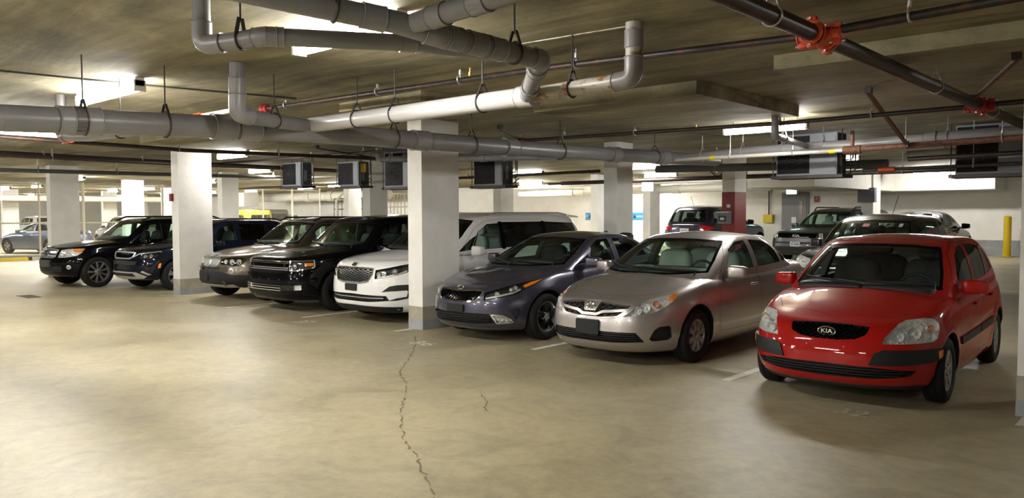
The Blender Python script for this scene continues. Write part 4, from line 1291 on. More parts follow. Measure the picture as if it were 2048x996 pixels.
    def flat_text(s, txt, size, c, mat, parent=None, face='f', ext=.003, name='lettering', sx=1.0, tilt=0):
        v, f = text_data(txt, size, ext)
        v = [Vector((p[0]*sx, p[1], p[2])) for p in v]
        rz = 0 if face == 'f' else math.pi
        v = xf(v, c, rx=math.pi/2+tilt, rz=rz)
        return s.part(name, (v, f), mat, parent)
    def emblem_ring(s, c, rx, rz, th, mat, name='emblem', parent=None, tilt=0.0, fill=None, depth=.008):
        n = 28
        mb = MB()
        pts = [(rx*math.cos(t), 0, rz*math.sin(t)) for t in np.linspace(0, 2*math.pi, n+1)]
        mb.tube(xf(pts, c, rx=tilt), th, 6, caps=False)
        o = mb.build(name, mat, parent or s.root, 40)
        if fill:
            v = xf([(rx*math.cos(t), dd, rz*math.sin(t)) for dd in (-.001, depth) for t in np.linspace(0, 2*math.pi, n, endpoint=False)], c, rx=tilt)
            f = [tuple(range(n)), tuple(range(2*n-1, n-1, -1))]+[(i, (i+1) % n, n+(i+1) % n, n+i) for i in range(n)]
            s.part('emblem_disc', (v, f), fill, o)
        return o
    def finish(s, paint2=None, cav=None):
        b = s.body
        if cav is not False:
            c = s.cavity(**(cav or {}))
            b = boolean(b, c, 'DIFFERENCE')
        def cutall(b, L):
            mb = MB()
            for v, f, mi in L: mb.add(v, f, mi)
            me = raw(mb.v, mb.f, mb.i); clean(me, True, 1e-6)
            return boolean(b, me, 'DIFFERENCE')
        for L in (s.cut, s.cut2):
            if L: b = cutall(b, L)
        def vol(poly, axis, rng):
            me = raw(*prism(poly, axis, *rng)); clean(me)
            me.polygons.foreach_set('material_index', [1]*len(me.polygons))
            return me
        for name, poly, axis, rng in s.panels:
            g = rng
            p = boolean(b, vol(poly_off(poly, .0035), axis, g), 'INTERSECT')
            b = boolean(b, vol(poly, axis, g), 'DIFFERENCE')
            if len(p.polygons) > 3:
                s.normals(p); mko(name, p, [s.paint, 'trim_dark', s.sp.get('inside', 'interior'), 'lamp_silver'], s.root, None)
        s.normals(b)
        s.body_obj = mko('body', b, [s.paint, 'trim_dark', s.sp.get('inside', 'interior'), 'lamp_silver'], s.root, None)
    def normals(s, me):
        n = len(me.vertices)
        co = np.empty(n*3); me.vertices.foreach_get('co', co); co = co.reshape(-1, 3)
        pn = len(me.polygons)
        mi = np.empty(pn, int); me.polygons.foreach_get('material_index', mi)
        nl = len(me.loops)
        lv = np.empty(nl, int); me.loops.foreach_get('vertex_index', lv)
        lt = np.empty(pn, int); me.polygons.foreach_get('loop_total', lt)
        fn = np.empty(pn*3); me.polygons.foreach_get('normal', fn); fn = fn.reshape(-1, 3)
        lp = np.repeat(np.arange(pn), lt)
        out = fn[lp].copy()
        D0, N0 = s.SL.near(co); D1, N1 = s.SG.near(co)
        F = fn[lp]
        a = (N0[lv]*F).sum(1); c = (N1[lv]*F).sum(1)
        a = np.where(D0[lv] < 2e-3, a, -2); c = np.where(D1[lv] < 2e-3, c, -2)
        pick = np.where(a >= c, 0, 1); best = np.maximum(a, c)
        ok = (best > .55) & (mi[lp] == 0)
        out[ok & (pick == 0)] = N0[lv][ok & (pick == 0)]
        out[ok & (pick == 1)] = N1[lv][ok & (pick == 1)]
        me.polygons.foreach_set('use_smooth', [True]*pn)
        me.normals_split_custom_set([tuple(q) for q in out])

WHEELS = {}
def Wheel(R, w, st):
    """tyre and rim, outer face towards +x; st: dict(n, rr, wi, wo, mat, back, twin, dish)"""
    key = (R, w, tuple(sorted(st.items())))
    if key in WHEELS: return WHEELS[key]
    rr = st['rr']
    h = w/2
    prof = [(rr-.012, -h*.8), (rr, -h*.9), (rr+.03, -h), (R-.05, -h), (R-.018, -h*.88), (R-.003, -h*.7), (R, -h*.35), (R-.006, -h*.34), (R-.006, -h*.28), (R, -h*.27),
            (R, h*.27), (R-.006, h*.28), (R-.006, h*.34), (R, h*.35), (R-.003, h*.7), (R-.018, h*.88), (R-.05, h), (rr+.03, h), (rr, h*.9), (rr-.012, h*.8)]
    v, f = lathe_data(prof, 40)
    ty = raw(v, f); clean(ty)
    mb = MB()
    o = h*.84
    v, f = lathe_data([(rr-.012, -h*.8), (rr-.03, -h*.5), (rr-.035, o-.05), (rr-.02, o-.004), (rr+.004, o), (rr+.004, o-.012)], 40)
    mb.add(v, f, 0)
    dd = st.get('dish', .02)
    v, f = lathe_data([(rr-.03, o-.075), (.02, o-.075), (.001, o-.075)], 40)
    mb.add(v, f, 1)
    v, f = lathe_data([(.075, o-.06), (.07, o-dd-.006), (.06, o-dd), (.028, o-dd+.004), (.026, o-dd+.009), (.001, o-dd+.010)], 24)
    mb.add(v, f, 0)
    n = st['n']; tw = st.get('twin', 0)
    for k in range(n):
        a0 = 2*math.pi*k/n+.3
        for da in ((-tw, tw) if tw else (0,)):
            a = a0+da
            c, s_ = math.cos(a), math.sin(a)
            wi, wo = st['wi'], st['wo']
            vv = []
            for (r, ww, x0, x1) in ((.045, wi, o-dd-.035, o-dd), ((rr+.045)*.5, (wi+wo)/2*st.get('mid', 1), o-dd*.6-.03, o-dd*.45), (rr-.012, wo, o-.035, o-.006)):
                for sx, xx in ((-1, x0), (1, x0), (.72, x1), (-.72, x1)):
                    vv.append((xx, r*c-ww/2*sx*s_, r*s_+ww/2*sx*c))
            ff = []
            for i in range(2):
                for j in range(4):
                    ff.append((i*4+j, i*4+(j+1) % 4, (i+1)*4+(j+1) % 4, (i+1)*4+j))
            mb.add(vv, ff, 2 if st.get('face') else 0)
    for k in range(5):
        a = 2*math.pi*k/5
        v, f = lathe_data([(.009, o-dd), (.009, o-dd+.006), (.001, o-dd+.006)], 6)
        mb.add([(p[0], p[1]+.05*math.cos(a), p[2]+.05*math.sin(a)) for p in v], f, 1)
    rim = raw(mb.v, mb.f, mb.i, 3)
    bm = bmesh.new(); bm.from_mesh(rim); bmesh.ops.recalc_face_normals(bm, faces=bm.faces); bm.to_mesh(rim); bm.free()
    mats = [st['mat'], st.get('back', 'rim_dark'), st.get('face', st['mat'])]
    WHEELS[key] = (ty, rim, mats)
    return WHEELS[key]
# ---------------------------------------------------------------- the parked cars
def hood_poly(y0, y1, half):
    """half: list of (x, y) from front centre to the cowl, mirrored"""
    return half+[(-x, y) for x, y in reversed(half) if x > 1e-6]

def red_hatchback():
    R = .293
    sp = dict(L=3.99, W=1.695, R=R, Ra=.345, axles=(.81, 3.31),
        low=dict(fr=[(.12, .18), (.045, .235), (.0, .33), (.0, .46), (.02, .55), (.05, .62), (.10, .685), (.165, .725), (.24, .752)],
                 sd=[(.785, 0), (.822, .10), (.84, .3), (.8475, .5), (.838, .72), (.818, .86), (.785, .95), (.725, 1.0)],
                 re=[(3.86, .20), (3.95, .30), (3.985, .45), (3.97, .62), (3.94, .75), (3.90, .88), (3.86, .96), (3.83, .985)],
                 zs=[(.24, .752), (.45, .79), (.70, .855), (1.0, .915), (1.5, .94), (2.5, .96), (3.4, .985), (3.83, .985)],
                 zc=[(.24, .752), (.45, .835), (.7, .905), (1.05, .985), (1.6, 1.0), (3.83, .985)],
                 Df=.80, Dr=.45, nf=3.2, mf=2.0, nr=4, hood=lambda x, y: -.020*(1/(1+math.exp(-(abs(x)-(.38+.20*max(0, y-.2)))*60)))*(1 if y < 1.2 else 0)*min(1, max(0, (y-.25)/.25))),
        gh=dict(fr=[(.90, .88), (1.02, .975), (1.32, 1.15), (1.60, 1.305), (1.78, 1.39)],
                sd=[(.795, 0), (.782, .15), (.75, .4), (.705, .65), (.655, .85), (.60, .96), (.54, 1.0)],
                re=[(3.90, .88), (3.87, 1.0), (3.76, 1.2), (3.62, 1.35), (3.50, 1.41)],
                zs=[(1.78, 1.39), (2.2, 1.432), (2.9, 1.43), (3.50, 1.41)],
                zc=[(1.78, 1.39), (2.1, 1.445), (2.5, 1.47), (3.0, 1.46), (3.50, 1.41)], Df=.42, Dr=.4, nf=3.6, nr=4, NF=16, NS=30, NR=14))
    c = Car('hatchback', 'red compact hatchback with oval badge on its black grille, nearest car beside the right pillar', 'car', (-2.57, 6.93, 0), math.radians(2.2), sp, 'paint_red')
    fx, fy = c.fx, c.fy
    # grille
    g = [(fx(-.37), .712), (fx(-.2), .722), (0, .726), (fx(.2), .722), (fx(.37), .712), (fx(.33), .645), (fx(.24), .61), (fx(.1), .595), (fx(-.1), .595), (fx(-.24), .61), (fx(-.33), .645)]
    p = c.pocket(g, .05)
    gr = c.part('grille', p.surf(-.046), 'black_plastic')
    c.part('grille_mesh', c.mesh_bars(g, .034, .62, .0045, -.004, -.03), 'black_gloss', gr)
    P, N = c.onwrap([(0, .66)])
    b = c.emblem_ring((0, P[0][1]-.012, .66), .075, .040, .006, 'chrome', fill='black_gloss')
    c.flat_text('KIA', .052, (0, P[0][1]-.016, .66), 'chrome', b, sx=1.25)
    # lower intake with slats
    lo = [(fx(-.70), .355), (fx(-.4), .385), (0, .39), (fx(.4), .385), (fx(.70), .355), (fx(.66), .31), (fx(.4), .285), (0, .275), (fx(-.4), .285), (fx(-.66), .31)]
    p = c.pocket(lo, .05)
    li = c.part('lower_grille', p.surf(-.046), 'trim_dark')
    for z in (.31, .335, .36):
        c.part('grille_slat', c.bar([(fx(-.6), z), (0, z), (fx(.6), z)], .006, -.006, -.035), 'black_plastic', li)
    # black bumper strips, marker lamps, plate recess
    t = [(fx(.40), .505), (fx(.47), .535), (fx(.75), .535), (fy(.52), .535), (fy(.52), .435), (fx(.75), .42), (fx(.55), .405), (fx(.36), .405)]
    c.trim('bumper_strip', t, 'black_plastic', .016, -.012)
    c.trim('side_marker', [(fy(.47), .51), (fy(.53), .52), (fy(.53), .46), (fy(.475), .45)], 'amber', .02, -.01)
    c.trim('bumper_pad', [(fx(-.27), .565), (fx(.27), .565), (fx(.25), .43), (fx(-.25), .43)], 'paint_red', .004, -.02, both=False)
    for x in (-.16, .16):
        P, N = c.onwrap([(fx(x), .54)])
        c.part('bolt', xf_part(superq((.008, .006, .008), (1, 1), 8, 6), P[0]), 'chrome_dull')
    c.trim('lip_spoiler', [(fx(-.78), .215), (0, .215), (fx(.78), .215), (fx(.78), .185), (0, .185), (fx(-.78), .185)], 'black_plastic', .006, -.02, both=False)
    # headlamps
    h = [(fx(.46), .585), (fx(.49), .635), (fx(.56), .695), (fx(.64), .742), (fx(.72), .770), (fy(.46), .785), (fy(.55), .775), (fy(.585), .735), (fy(.56), .675), (fy(.50), .612), (fy(.44), .592), (fx(.6), .585)]
    c.lamp('headlight', h, .07, bowls=[(fx(.60), .648, .045, 'chrome'), (fx(.71), .675, .058, 'chrome'), (fy(.46), .70, .038, 'amber')])
    # windows
    c.window('windshield', [(-.70, .965), (-.35, .945), (0, .94), (.35, .945), (.70, .965), (.66, 1.12), (.59, 1.30), (.555, 1.365), (.3, 1.39), (0, 1.395), (-.3, 1.39), (-.555, 1.365), (-.59, 1.30), (-.66, 1.12)], 'f', 'glass', .035)
    c.window('front_window', [(1.48, .985), (2.16, .995), (2.22, 1.38), (2.0, 1.37), (1.78, 1.28), (1.55, 1.11)], 'x', 'glass', .02)
    c.window('rear_window', [(2.25, .995), (2.92, 1.01), (3.03, 1.345), (2.6, 1.38), (2.30, 1.385)], 'x', 'glass', .02)
    c.window('quarter_window', [(2.99, 1.015), (3.36, 1.06), (3.28, 1.24), (3.09, 1.325)], 'x', 'glass', .018)
    c.window('rear_screen', [(-.56, 1.03), (.56, 1.03), (.50, 1.32), (-.50, 1.32)], 'r', 'glass', .03)
    # panels
    c.panel('bonnet', hood_poly(0, 0, [(0, .275), (.40, .36), (.56, .50), (.665, .70), (.70, 1.0), (.70, 1.05), (0, 1.0)])[:-1], 'z', (.69, 1.5))
    c.panel('front_door', [(1.32, .30), (2.14, .30), (2.22, .50), (2.22, 1.405), (1.98, 1.40), (1.74, 1.30), (1.42, 1.06), (1.30, .93), (1.24, .6)], 'x', (.44, 1.3), True)
    c.panel('rear_door', [(2.16, .30), (2.86, .30), (2.97, .46), (3.12, .70), (3.28, .98), (3.42, 1.05), (3.32, 1.26), (3.10, 1.37), (2.6, 1.405), (2.24, 1.405), (2.24, .50)], 'x', (.44, 1.3), True)
    c.trim('side_moulding', [(fy(1.26), .545), (fy(2.14), .56), (fy(2.14), .485), (fy(1.26), .475)], 'black_plastic', .014, -.008)
    c.trim('side_moulding', [(fy(2.19), .56), (fy(2.93), .575), (fy(2.90), .50), (fy(2.19), .487)], 'black_plastic', .014, -.008)
    c.handle(2.0, .80); c.handle(2.86, .82)
    c.mirrors(1.50, .995, .90, (.115, .075, .066), arm=None)
    c.wiper((.62, 1.0), (.02, 1.02)); c.wiper((0, .985), (-.58, 1.04))
    c.wheels(dict(n=6, rr=.195, wi=.065, wo=.095, mat='rim_silver', dish=.01), R, .19)
    c.interior((1.95, 2.85), 'seat_black', (1.28, .99, .66))
    c.trim('tail_light', [('rx', 0)] and [(c.rx(.62), .72), (c.rx(.62), 1.0), (c.fy(3.62), 1.0), (c.fy(3.68), .72)], 'tail_red', .004, -.02)
    c.finish()
    return c
def creased(inner, grow, y0, y1, h):
    """raised middle of a bonnet, its edges running back from the grille"""
    return lambda x, y: -h*(1/(1+math.exp(-(abs(x)-(inner+grow*max(0, y-y0)))*45)))*(1 if y < y1+.15 else 0)*min(1, max(0, (y-y0)/.2))

def badge_oval(c, z, rx=.06, rz=.031, dy=.012, y=None, tilt=0.0, text='KIA'):
    if y is None:
        P, N = c.onwrap([(0, z)]); y = P[0][1]
    b = c.emblem_ring((0, y-dy, z), rx, rz, rz*.16, 'chrome', fill='chrome_dark', tilt=tilt)
    c.flat_text(text, rz*1.25, (0, y-dy-.004, z), 'chrome', b, sx=1.2, tilt=tilt)

# ------------------------------------------------- silver sedan
def silver_sedan():
    R = .313
    sp = dict(inside='interior_light', L=4.54, W=1.76, R=R, Ra=.362, axles=(.93, 3.53),
        low=dict(fr=[(.14, .17), (.05, .225), (.0, .32), (.0, .44), (.012, .54), (.035, .62), (.075, .69), (.135, .738), (.22, .765)],
                 sd=[(.80, 0), (.845, .08), (.868, .28), (.88, .48), (.876, .66), (.858, .82), (.825, .94), (.765, 1.0)],
                 re=[(4.40, .22), (4.50, .32), (4.54, .48), (4.53, .66), (4.50, .80), (4.47, .93), (4.43, 1.0), (4.38, 1.02)],
                 zs=[(.22, .765), (.45, .785), (.80, .855), (1.2, .915), (1.8, .94), (2.8, .965), (3.6, .995), (4.38, 1.02)],
                 zc=[(.22, .765), (.45, .85), (.8, .92), (1.2, .985), (1.8, 1.0), (3.7, 1.035), (4.38, 1.02)],
                 Df=.88, Dr=.6, nf=3.0, mf=2.0, nr=3.4, hood=creased(.52, .12, .3, 1.1, .012)),
        gh=dict(fr=[(1.02, .90), (1.13, .97), (1.50, 1.165), (1.83, 1.315), (2.05, 1.39)],
                sd=[(.815, 0), (.80, .15), (.765, .4), (.71, .66), (.65, .86), (.60, .96), (.54, 1.0)],
                re=[(4.16, .93), (4.06, 1.03), (3.80, 1.18), (3.55, 1.30), (3.32, 1.375)],
                zs=[(2.05, 1.39), (2.4, 1.42), (2.9, 1.415), (3.32, 1.375)],
                zc=[(2.05, 1.39), (2.3, 1.44), (2.65, 1.463), (3.0, 1.445), (3.32, 1.375)], Df=.5, Dr=.45, nf=3.4, nr=3.4, NS=30))
    c = Car('sedan', 'silver sedan with black plate holder and wheel covers, left of the red hatchback', 'car', (-5.25, 7.08, 0), math.radians(.3), sp, 'paint_silver')
    fx, fy = c.fx, c.fy
    g = [(fx(-.52), .69), (fx(-.2), .725), (0, .732), (fx(.2), .725), (fx(.52), .69), (fx(.47), .64), (fx(.36), .570), (fx(.15), .548), (fx(-.15), .548), (fx(-.36), .570), (fx(-.47), .64)]
    p = c.pocket(g, .05)
    gr = c.part('grille', p.surf(-.046), 'trim_dark')
    c.part('grille_mesh', c.mesh_bars(g, .05, .5, .004, -.02, -.035), 'black_plastic', gr)
    c.part('grille_frame', c.frame(g, .011, .006, -.03), 'paint_silver')
    wing = [(fx(-.49), .662), (fx(-.17), .632), (fx(-.09), .60), (fx(.09), .60), (fx(.17), .632), (fx(.49), .662), (fx(.46), .632), (fx(.17), .602), (fx(.10), .57), (fx(-.10), .57), (fx(-.17), .602), (fx(-.46), .632)]
    c.trim('grille_bar', wing, 'paint_silver', .002, -.03, both=False)
    c.trim('emblem_mount', [(fx(-.12), .73), (fx(.12), .73), (fx(.075), .62), (fx(-.075), .62)], 'paint_silver', .004, -.03, both=False)
    y = c.onwrap([(0, .672)])[0][0][1]-.02
    b = c.emblem_ring((0, y, .672), .056, .039, .006, 'chrome', fill='chrome_dark')
    c.emblem_ring((0, y-.004, .672), .021, .038, .0042, 'chrome', parent=b); c.emblem_ring((0, y-.004, .688), .037, .015, .0042, 'chrome', parent=b)
    lo = [(fx(-.55), .405), (fx(.55), .405), (fx(.63), .30), (fx(.3), .285), (fx(-.3), .285), (fx(-.63), .30)]
    p = c.pocket(lo, .06); li = c.part('lower_grille', p.surf(-.055), 'trim_dark')
    for z in (.315, .34, .365, .388): c.part('grille_slat', c.bar([(fx(-.56), z), (0, z), (fx(.56), z)], .006, -.012, -.045), 'black_plastic', li)
    fg = [(fx(.665), .335), (fx(.70), .43), (fx(.735), .466), (fx(.80), .472), (fx(.81), .34), (fx(.79), .312), (fx(.69), .308)]
    p = c.pocket(rnd(fg, .12, 1), .04, True)
    for q in (p, p.mirror()): c.part('fog_lamp_cover', q.surf(-.03), 'black_plastic')
    h = [(fx(.42), .572), (fx(.52), .650), (fx(.60), .712), (fx(.68), .752), (fy(.38), .775), (fy(.58), .805), (fy(.66), .812), (fy(.60), .765), (fy(.45), .70), (fx(.72), .628), (fx(.58), .592)]
    c.lamp('headlight', h, .07, 'lamp_silver', [(fx(.575), .645, .045, 'chrome'), (fx(.645), .675, .056, 'chrome'), (fx(.735), .715, .036, 'amber')], [(fy(.50), .775), (fy(.58), .80), (fy(.65), .808), (fy(.59), .768), (fy(.52), .742)])
    o, yy = c.plate(-.155, .155, .36, .525, 'black_plastic')
    for x in (-.06, .06): c.part('slot', prism([(x-.025, .435), (x+.025, .435), (x+.025, .452), (x-.025, .452)], 'y', yy-.003, yy+.01), 'trim_dark', o)
    c.window('windshield', [(-.735, .985), (-.4, .96), (0, .952), (.4, .96), (.735, .985), (.69, 1.14), (.615, 1.31), (.575, 1.365), (.3, 1.388), (0, 1.394), (-.3, 1.388), (-.575, 1.365), (-.615, 1.31), (-.69, 1.14)], 'f', 'glass_green', .035)
    c.window('front_window', [(1.74, .985), (2.52, 1.0), (2.52, 1.365), (2.25, 1.35), (2.0, 1.255)], 'x', 'glass_green', .02)
    c.window('rear_window', [(2.62, 1.0), (3.38, 1.03), (3.30, 1.22), (3.18, 1.305), (3.0, 1.35), (2.62, 1.37)], 'x', 'glass_green', .02)
    c.window('quarter_window', [(3.43, 1.035), (3.66, 1.05), (3.44, 1.20), (3.36, 1.235)], 'x', 'glass_green', .018)
    c.window('rear_screen', [(-.60, 1.06), (.60, 1.06), (.53, 1.32), (-.53, 1.32)], 'r', 'glass_green', .03)
    c.trim('mirror_base', [(fy(1.55), .955), (fy(1.74), .965), (fy(1.74), .93), (fy(1.55), .92)], 'black_plastic', .006, -.01)
    c.panel('bonnet', hood_poly(0, 0, [(0, .245), (.34, .30), (.52, .43), (.66, .70), (.735, 1.0), (.76, 1.25), (0, 1.22)])[:-1], 'z', (.69, 1.5))
    c.panel('front_door', [(1.48, .30), (2.48, .30), (2.565, .48), (2.57, 1.395), (2.24, 1.385), (1.98, 1.29), (1.66, 1.03), (1.50, .90), (1.42, .6)], 'x', (.46, 1.3), True)
    c.panel('rear_door', [(2.50, .30), (3.12, .30), (3.22, .50), (3.40, .74), (3.50, .98), (3.55, 1.04), (3.40, 1.24), (3.2, 1.335), (3.0, 1.38), (2.59, 1.395), (2.585, .48)], 'x', (.46, 1.3), True)
    for q in ([(fy(1.76), .952), (fy(2.56), .968)], [(fy(2.60), .969), (fy(3.55), .998)]):
        v_ = c.bar(q, .007, .012, -.01); c.part('belt_moulding', v_, 'chrome'); c.part('belt_moulding', c._mir(v_, 1), 'chrome')
    c.handle(2.36, .815); c.handle(3.30, .835)
    c.mirrors(1.70, 1.0, .965, (.118, .075, .075))
    c.wiper((.62, 1.0), (-.05, 1.03)); c.wiper((-.05, .985), (-.64, 1.06))
    c.wheels(dict(n=8, rr=.195, wi=.07, wo=.085, mat='rim_grey', back='rim_grey', dish=.008), R, .20)
    c.interior((2.3, 3.2), 'seat_grey', (1.55, 1.01, .68))
    c.trim('tail_light', [(c.rx(.60), .80), (c.rx(.60), .95), (fy(4.05), .97), (fy(4.10), .82)], 'tail_red', .004, -.02)
    c.finish()

# ------------------------------------------------- slate blue sedan
def slate_sedan():
    R = .318
    sp = dict(L=4.56, W=1.78, R=R, Ra=.365, axles=(.88, 3.58),
        low=dict(fr=[(.14, .165), (.05, .21), (.0, .30), (.0, .44), (.015, .55), (.04, .63), (.085, .70), (.15, .745), (.24, .770)],
                 sd=[(.80, 0), (.85, .08), (.875, .28), (.89, .48), (.885, .66), (.865, .82), (.83, .94), (.77, 1.0)],
                 re=[(4.40, .22), (4.50, .32), (4.55, .48), (4.55, .66), (4.52, .80), (4.50, .93), (4.46, 1.0), (4.41, 1.02)],
                 zs=[(.24, .770), (.45, .80), (.80, .865), (1.2, .92), (1.8, .945), (2.8, .975), (3.6, 1.0), (4.41, 1.02)],
                 zc=[(.24, .770), (.45, .845), (.8, .91), (1.2, .965), (1.8, 1.0), (3.7, 1.035), (4.41, 1.02)],
                 Df=.92, Dr=.6, nf=2.9, mf=2.0, nr=3.4, hood=creased(.40, .30, .3, 1.1, .014)),
        gh=dict(fr=[(1.00, .90), (1.12, .965), (1.52, 1.15), (1.88, 1.29), (2.12, 1.36)],
                sd=[(.82, 0), (.80, .15), (.76, .4), (.70, .66), (.64, .86), (.59, .96), (.53, 1.0)],
                re=[(4.30, .93), (4.18, 1.03), (3.88, 1.18), (3.62, 1.29), (3.38, 1.35)],
                zs=[(2.12, 1.36), (2.5, 1.392), (3.0, 1.385), (3.38, 1.35)],
                zc=[(2.12, 1.36), (2.4, 1.41), (2.7, 1.43), (3.0, 1.42), (3.38, 1.35)], Df=.5, Dr=.45, nf=3.4, nr=3.4, NS=30))
    c = Car('sedan', 'slate blue sedan with chrome framed honeycomb grille, parked right of the middle column', 'car', (-7.59, 7.28, 0), math.radians(0), sp, 'paint_slate')
    fx, fy = c.fx, c.fy
    g = [(fx(-.42), .685), (fx(-.28), .692), (fx(-.12), .68), (fx(.12), .68), (fx(.28), .692), (fx(.42), .685), (fx(.40), .63), (fx(.33), .565), (fx(.2), .545), (fx(-.2), .545), (fx(-.33), .565), (fx(-.40), .63)]
    p = c.pocket(g, .05); gr = c.part('grille', p.surf(-.046), 'trim_dark')
    c.part('grille_mesh', c.mesh_bars(g, .036, .7, .0045, -.006, -.03), 'black_gloss', gr)
    c.part('grille_frame', c.frame(g, .010, .010, -.03), 'chrome')
    badge_oval(c, .722, .052, .028, .02, tilt=-.5)
    h = [(fx(.445), .57), (fx(.44), .67), (fx(.56), .705), (fx(.70), .748), (fy(.40), .775), (fy(.62), .808), (fy(.88), .835), (fy(.74), .785), (fy(.50), .71), (fx(.78), .655), (fx(.62), .605)]
    c.lamp('headlight', h, .06, 'trim_dark', [(fx(.74), .705, .042, 'proj'), (fx(.60), .655, .035, 'chrome'), (fy(.38), .735, .03, 'chrome')], [(fy(.50), .762), (fy(.64), .802), (fy(.84), .83), (fy(.66), .772), (fy(.53), .735)],
           bars=[([(fx(.46), .60), (fx(.6), .63), (fx(.75), .675), (fy(.45), .72)], .012, 'silver_plastic')])
    lo = [(fx(-.50), .40), (fx(.50), .40), (fx(.62), .275), (fx(.3), .255), (fx(-.3), .255), (fx(-.62), .275)]
    p = c.pocket(lo, .06); li = c.part('lower_grille', p.surf(-.055), 'trim_dark')
    for z in (.285, .31, .335, .36): c.part('grille_slat', c.bar([(fx(-.52), z), (0, z), (fx(.52), z)], .006, -.015, -.045), 'black_plastic', li)
    fo = [(fx(.535), .385), (fx(.66), .37), (fx(.72), .32), (fx(.745), .28), (fx(.60), .272)]
    c.lamp('fog_lamp', fo, .04, 'lamp_silver', [(fx(.645), .318, .03, 'chrome')], rim='chrome')
    vt = [(fx(.71), .455), (fx(.79), .46), (fy(.40), .462), (fy(.42), .40), (fy(.36), .30), (fx(.79), .285), (fx(.765), .30), (fx(.745), .36)]
    p = c.pocket(rnd(vt, .10, 1), .06, True)
    for q in (p, p.mirror()): c.part('bumper_vent', q.surf(-.05), 'paint_slate')
    c.plate(-.15, .15, .405, .505, 'black_plastic')
    c.window('windshield', [(-.735, .98), (-.4, .955), (0, .948), (.4, .955), (.735, .98), (.685, 1.13), (.605, 1.285), (.565, 1.34), (.3, 1.36), (0, 1.366), (-.3, 1.36), (-.565, 1.34), (-.605, 1.285), (-.685, 1.13)], 'f', 'glass_green', .035)
    c.window('front_window', [(1.90, .99), (2.58, 1.005), (2.58, 1.34), (2.3, 1.325), (2.08, 1.235)], 'x', 'glass_green', .02)
    c.window('quarter_window', [(1.62, .985), (1.87, .99), (1.98, 1.13)], 'x', 'glass_dark', .015)
    c.window('rear_window', [(2.68, 1.01), (3.50, 1.04), (3.38, 1.21), (3.24, 1.29), (3.05, 1.33), (2.68, 1.345)], 'x', 'glass_green', .02)
    c.window('rear_screen', [(-.60, 1.06), (.60, 1.06), (.53, 1.30), (-.53, 1.30)], 'r', 'glass_green', .03)
    c.panel('bonnet', hood_poly(0, 0, [(0, .26), (.34, .32), (.52, .45), (.66, .70), (.735, 1.0), (.76, 1.22), (0, 1.16)])[:-1], 'z', (.69, 1.5))
    c.panel('front_door', [(1.46, .30), (2.52, .30), (2.62, .48), (2.625, 1.37), (2.3, 1.355), (2.02, 1.26), (1.66, 1.03), (1.50, .90), (1.40, .6)], 'x', (.46, 1.3), True)
    c.panel('rear_door', [(2.54, .30), (3.18, .30), (3.28, .50), (3.46, .74), (3.58, .98), (3.63, 1.05), (3.46, 1.24), (3.25, 1.32), (3.05, 1.358), (2.645, 1.37), (2.64, .48)], 'x', (.46, 1.3), True)
    c.handle(2.42, .82); c.handle(3.36, .84)
    c.mirrors(1.78, 1.02, .97, (.12, .075, .07))
    c.wiper((.62, .99), (-.05, 1.02)); c.wiper((-.05, .975), (-.64, 1.05))
    c.part('antenna_fin', prism([(3.28, 1.37), (3.48, 1.36), (3.46, 1.42)], 'x', -.02, .02), 'paint_slate')
    c.wheels(dict(n=5, rr=.215, wi=.05, wo=.06, mat='chrome_dull', back='rim_dark', dish=.012, twin=.16, face='chrome_dark'), R, .215)
    c.interior((2.3, 3.2), 'seat_black', (1.55, 1.0, .68))
    c.finish()

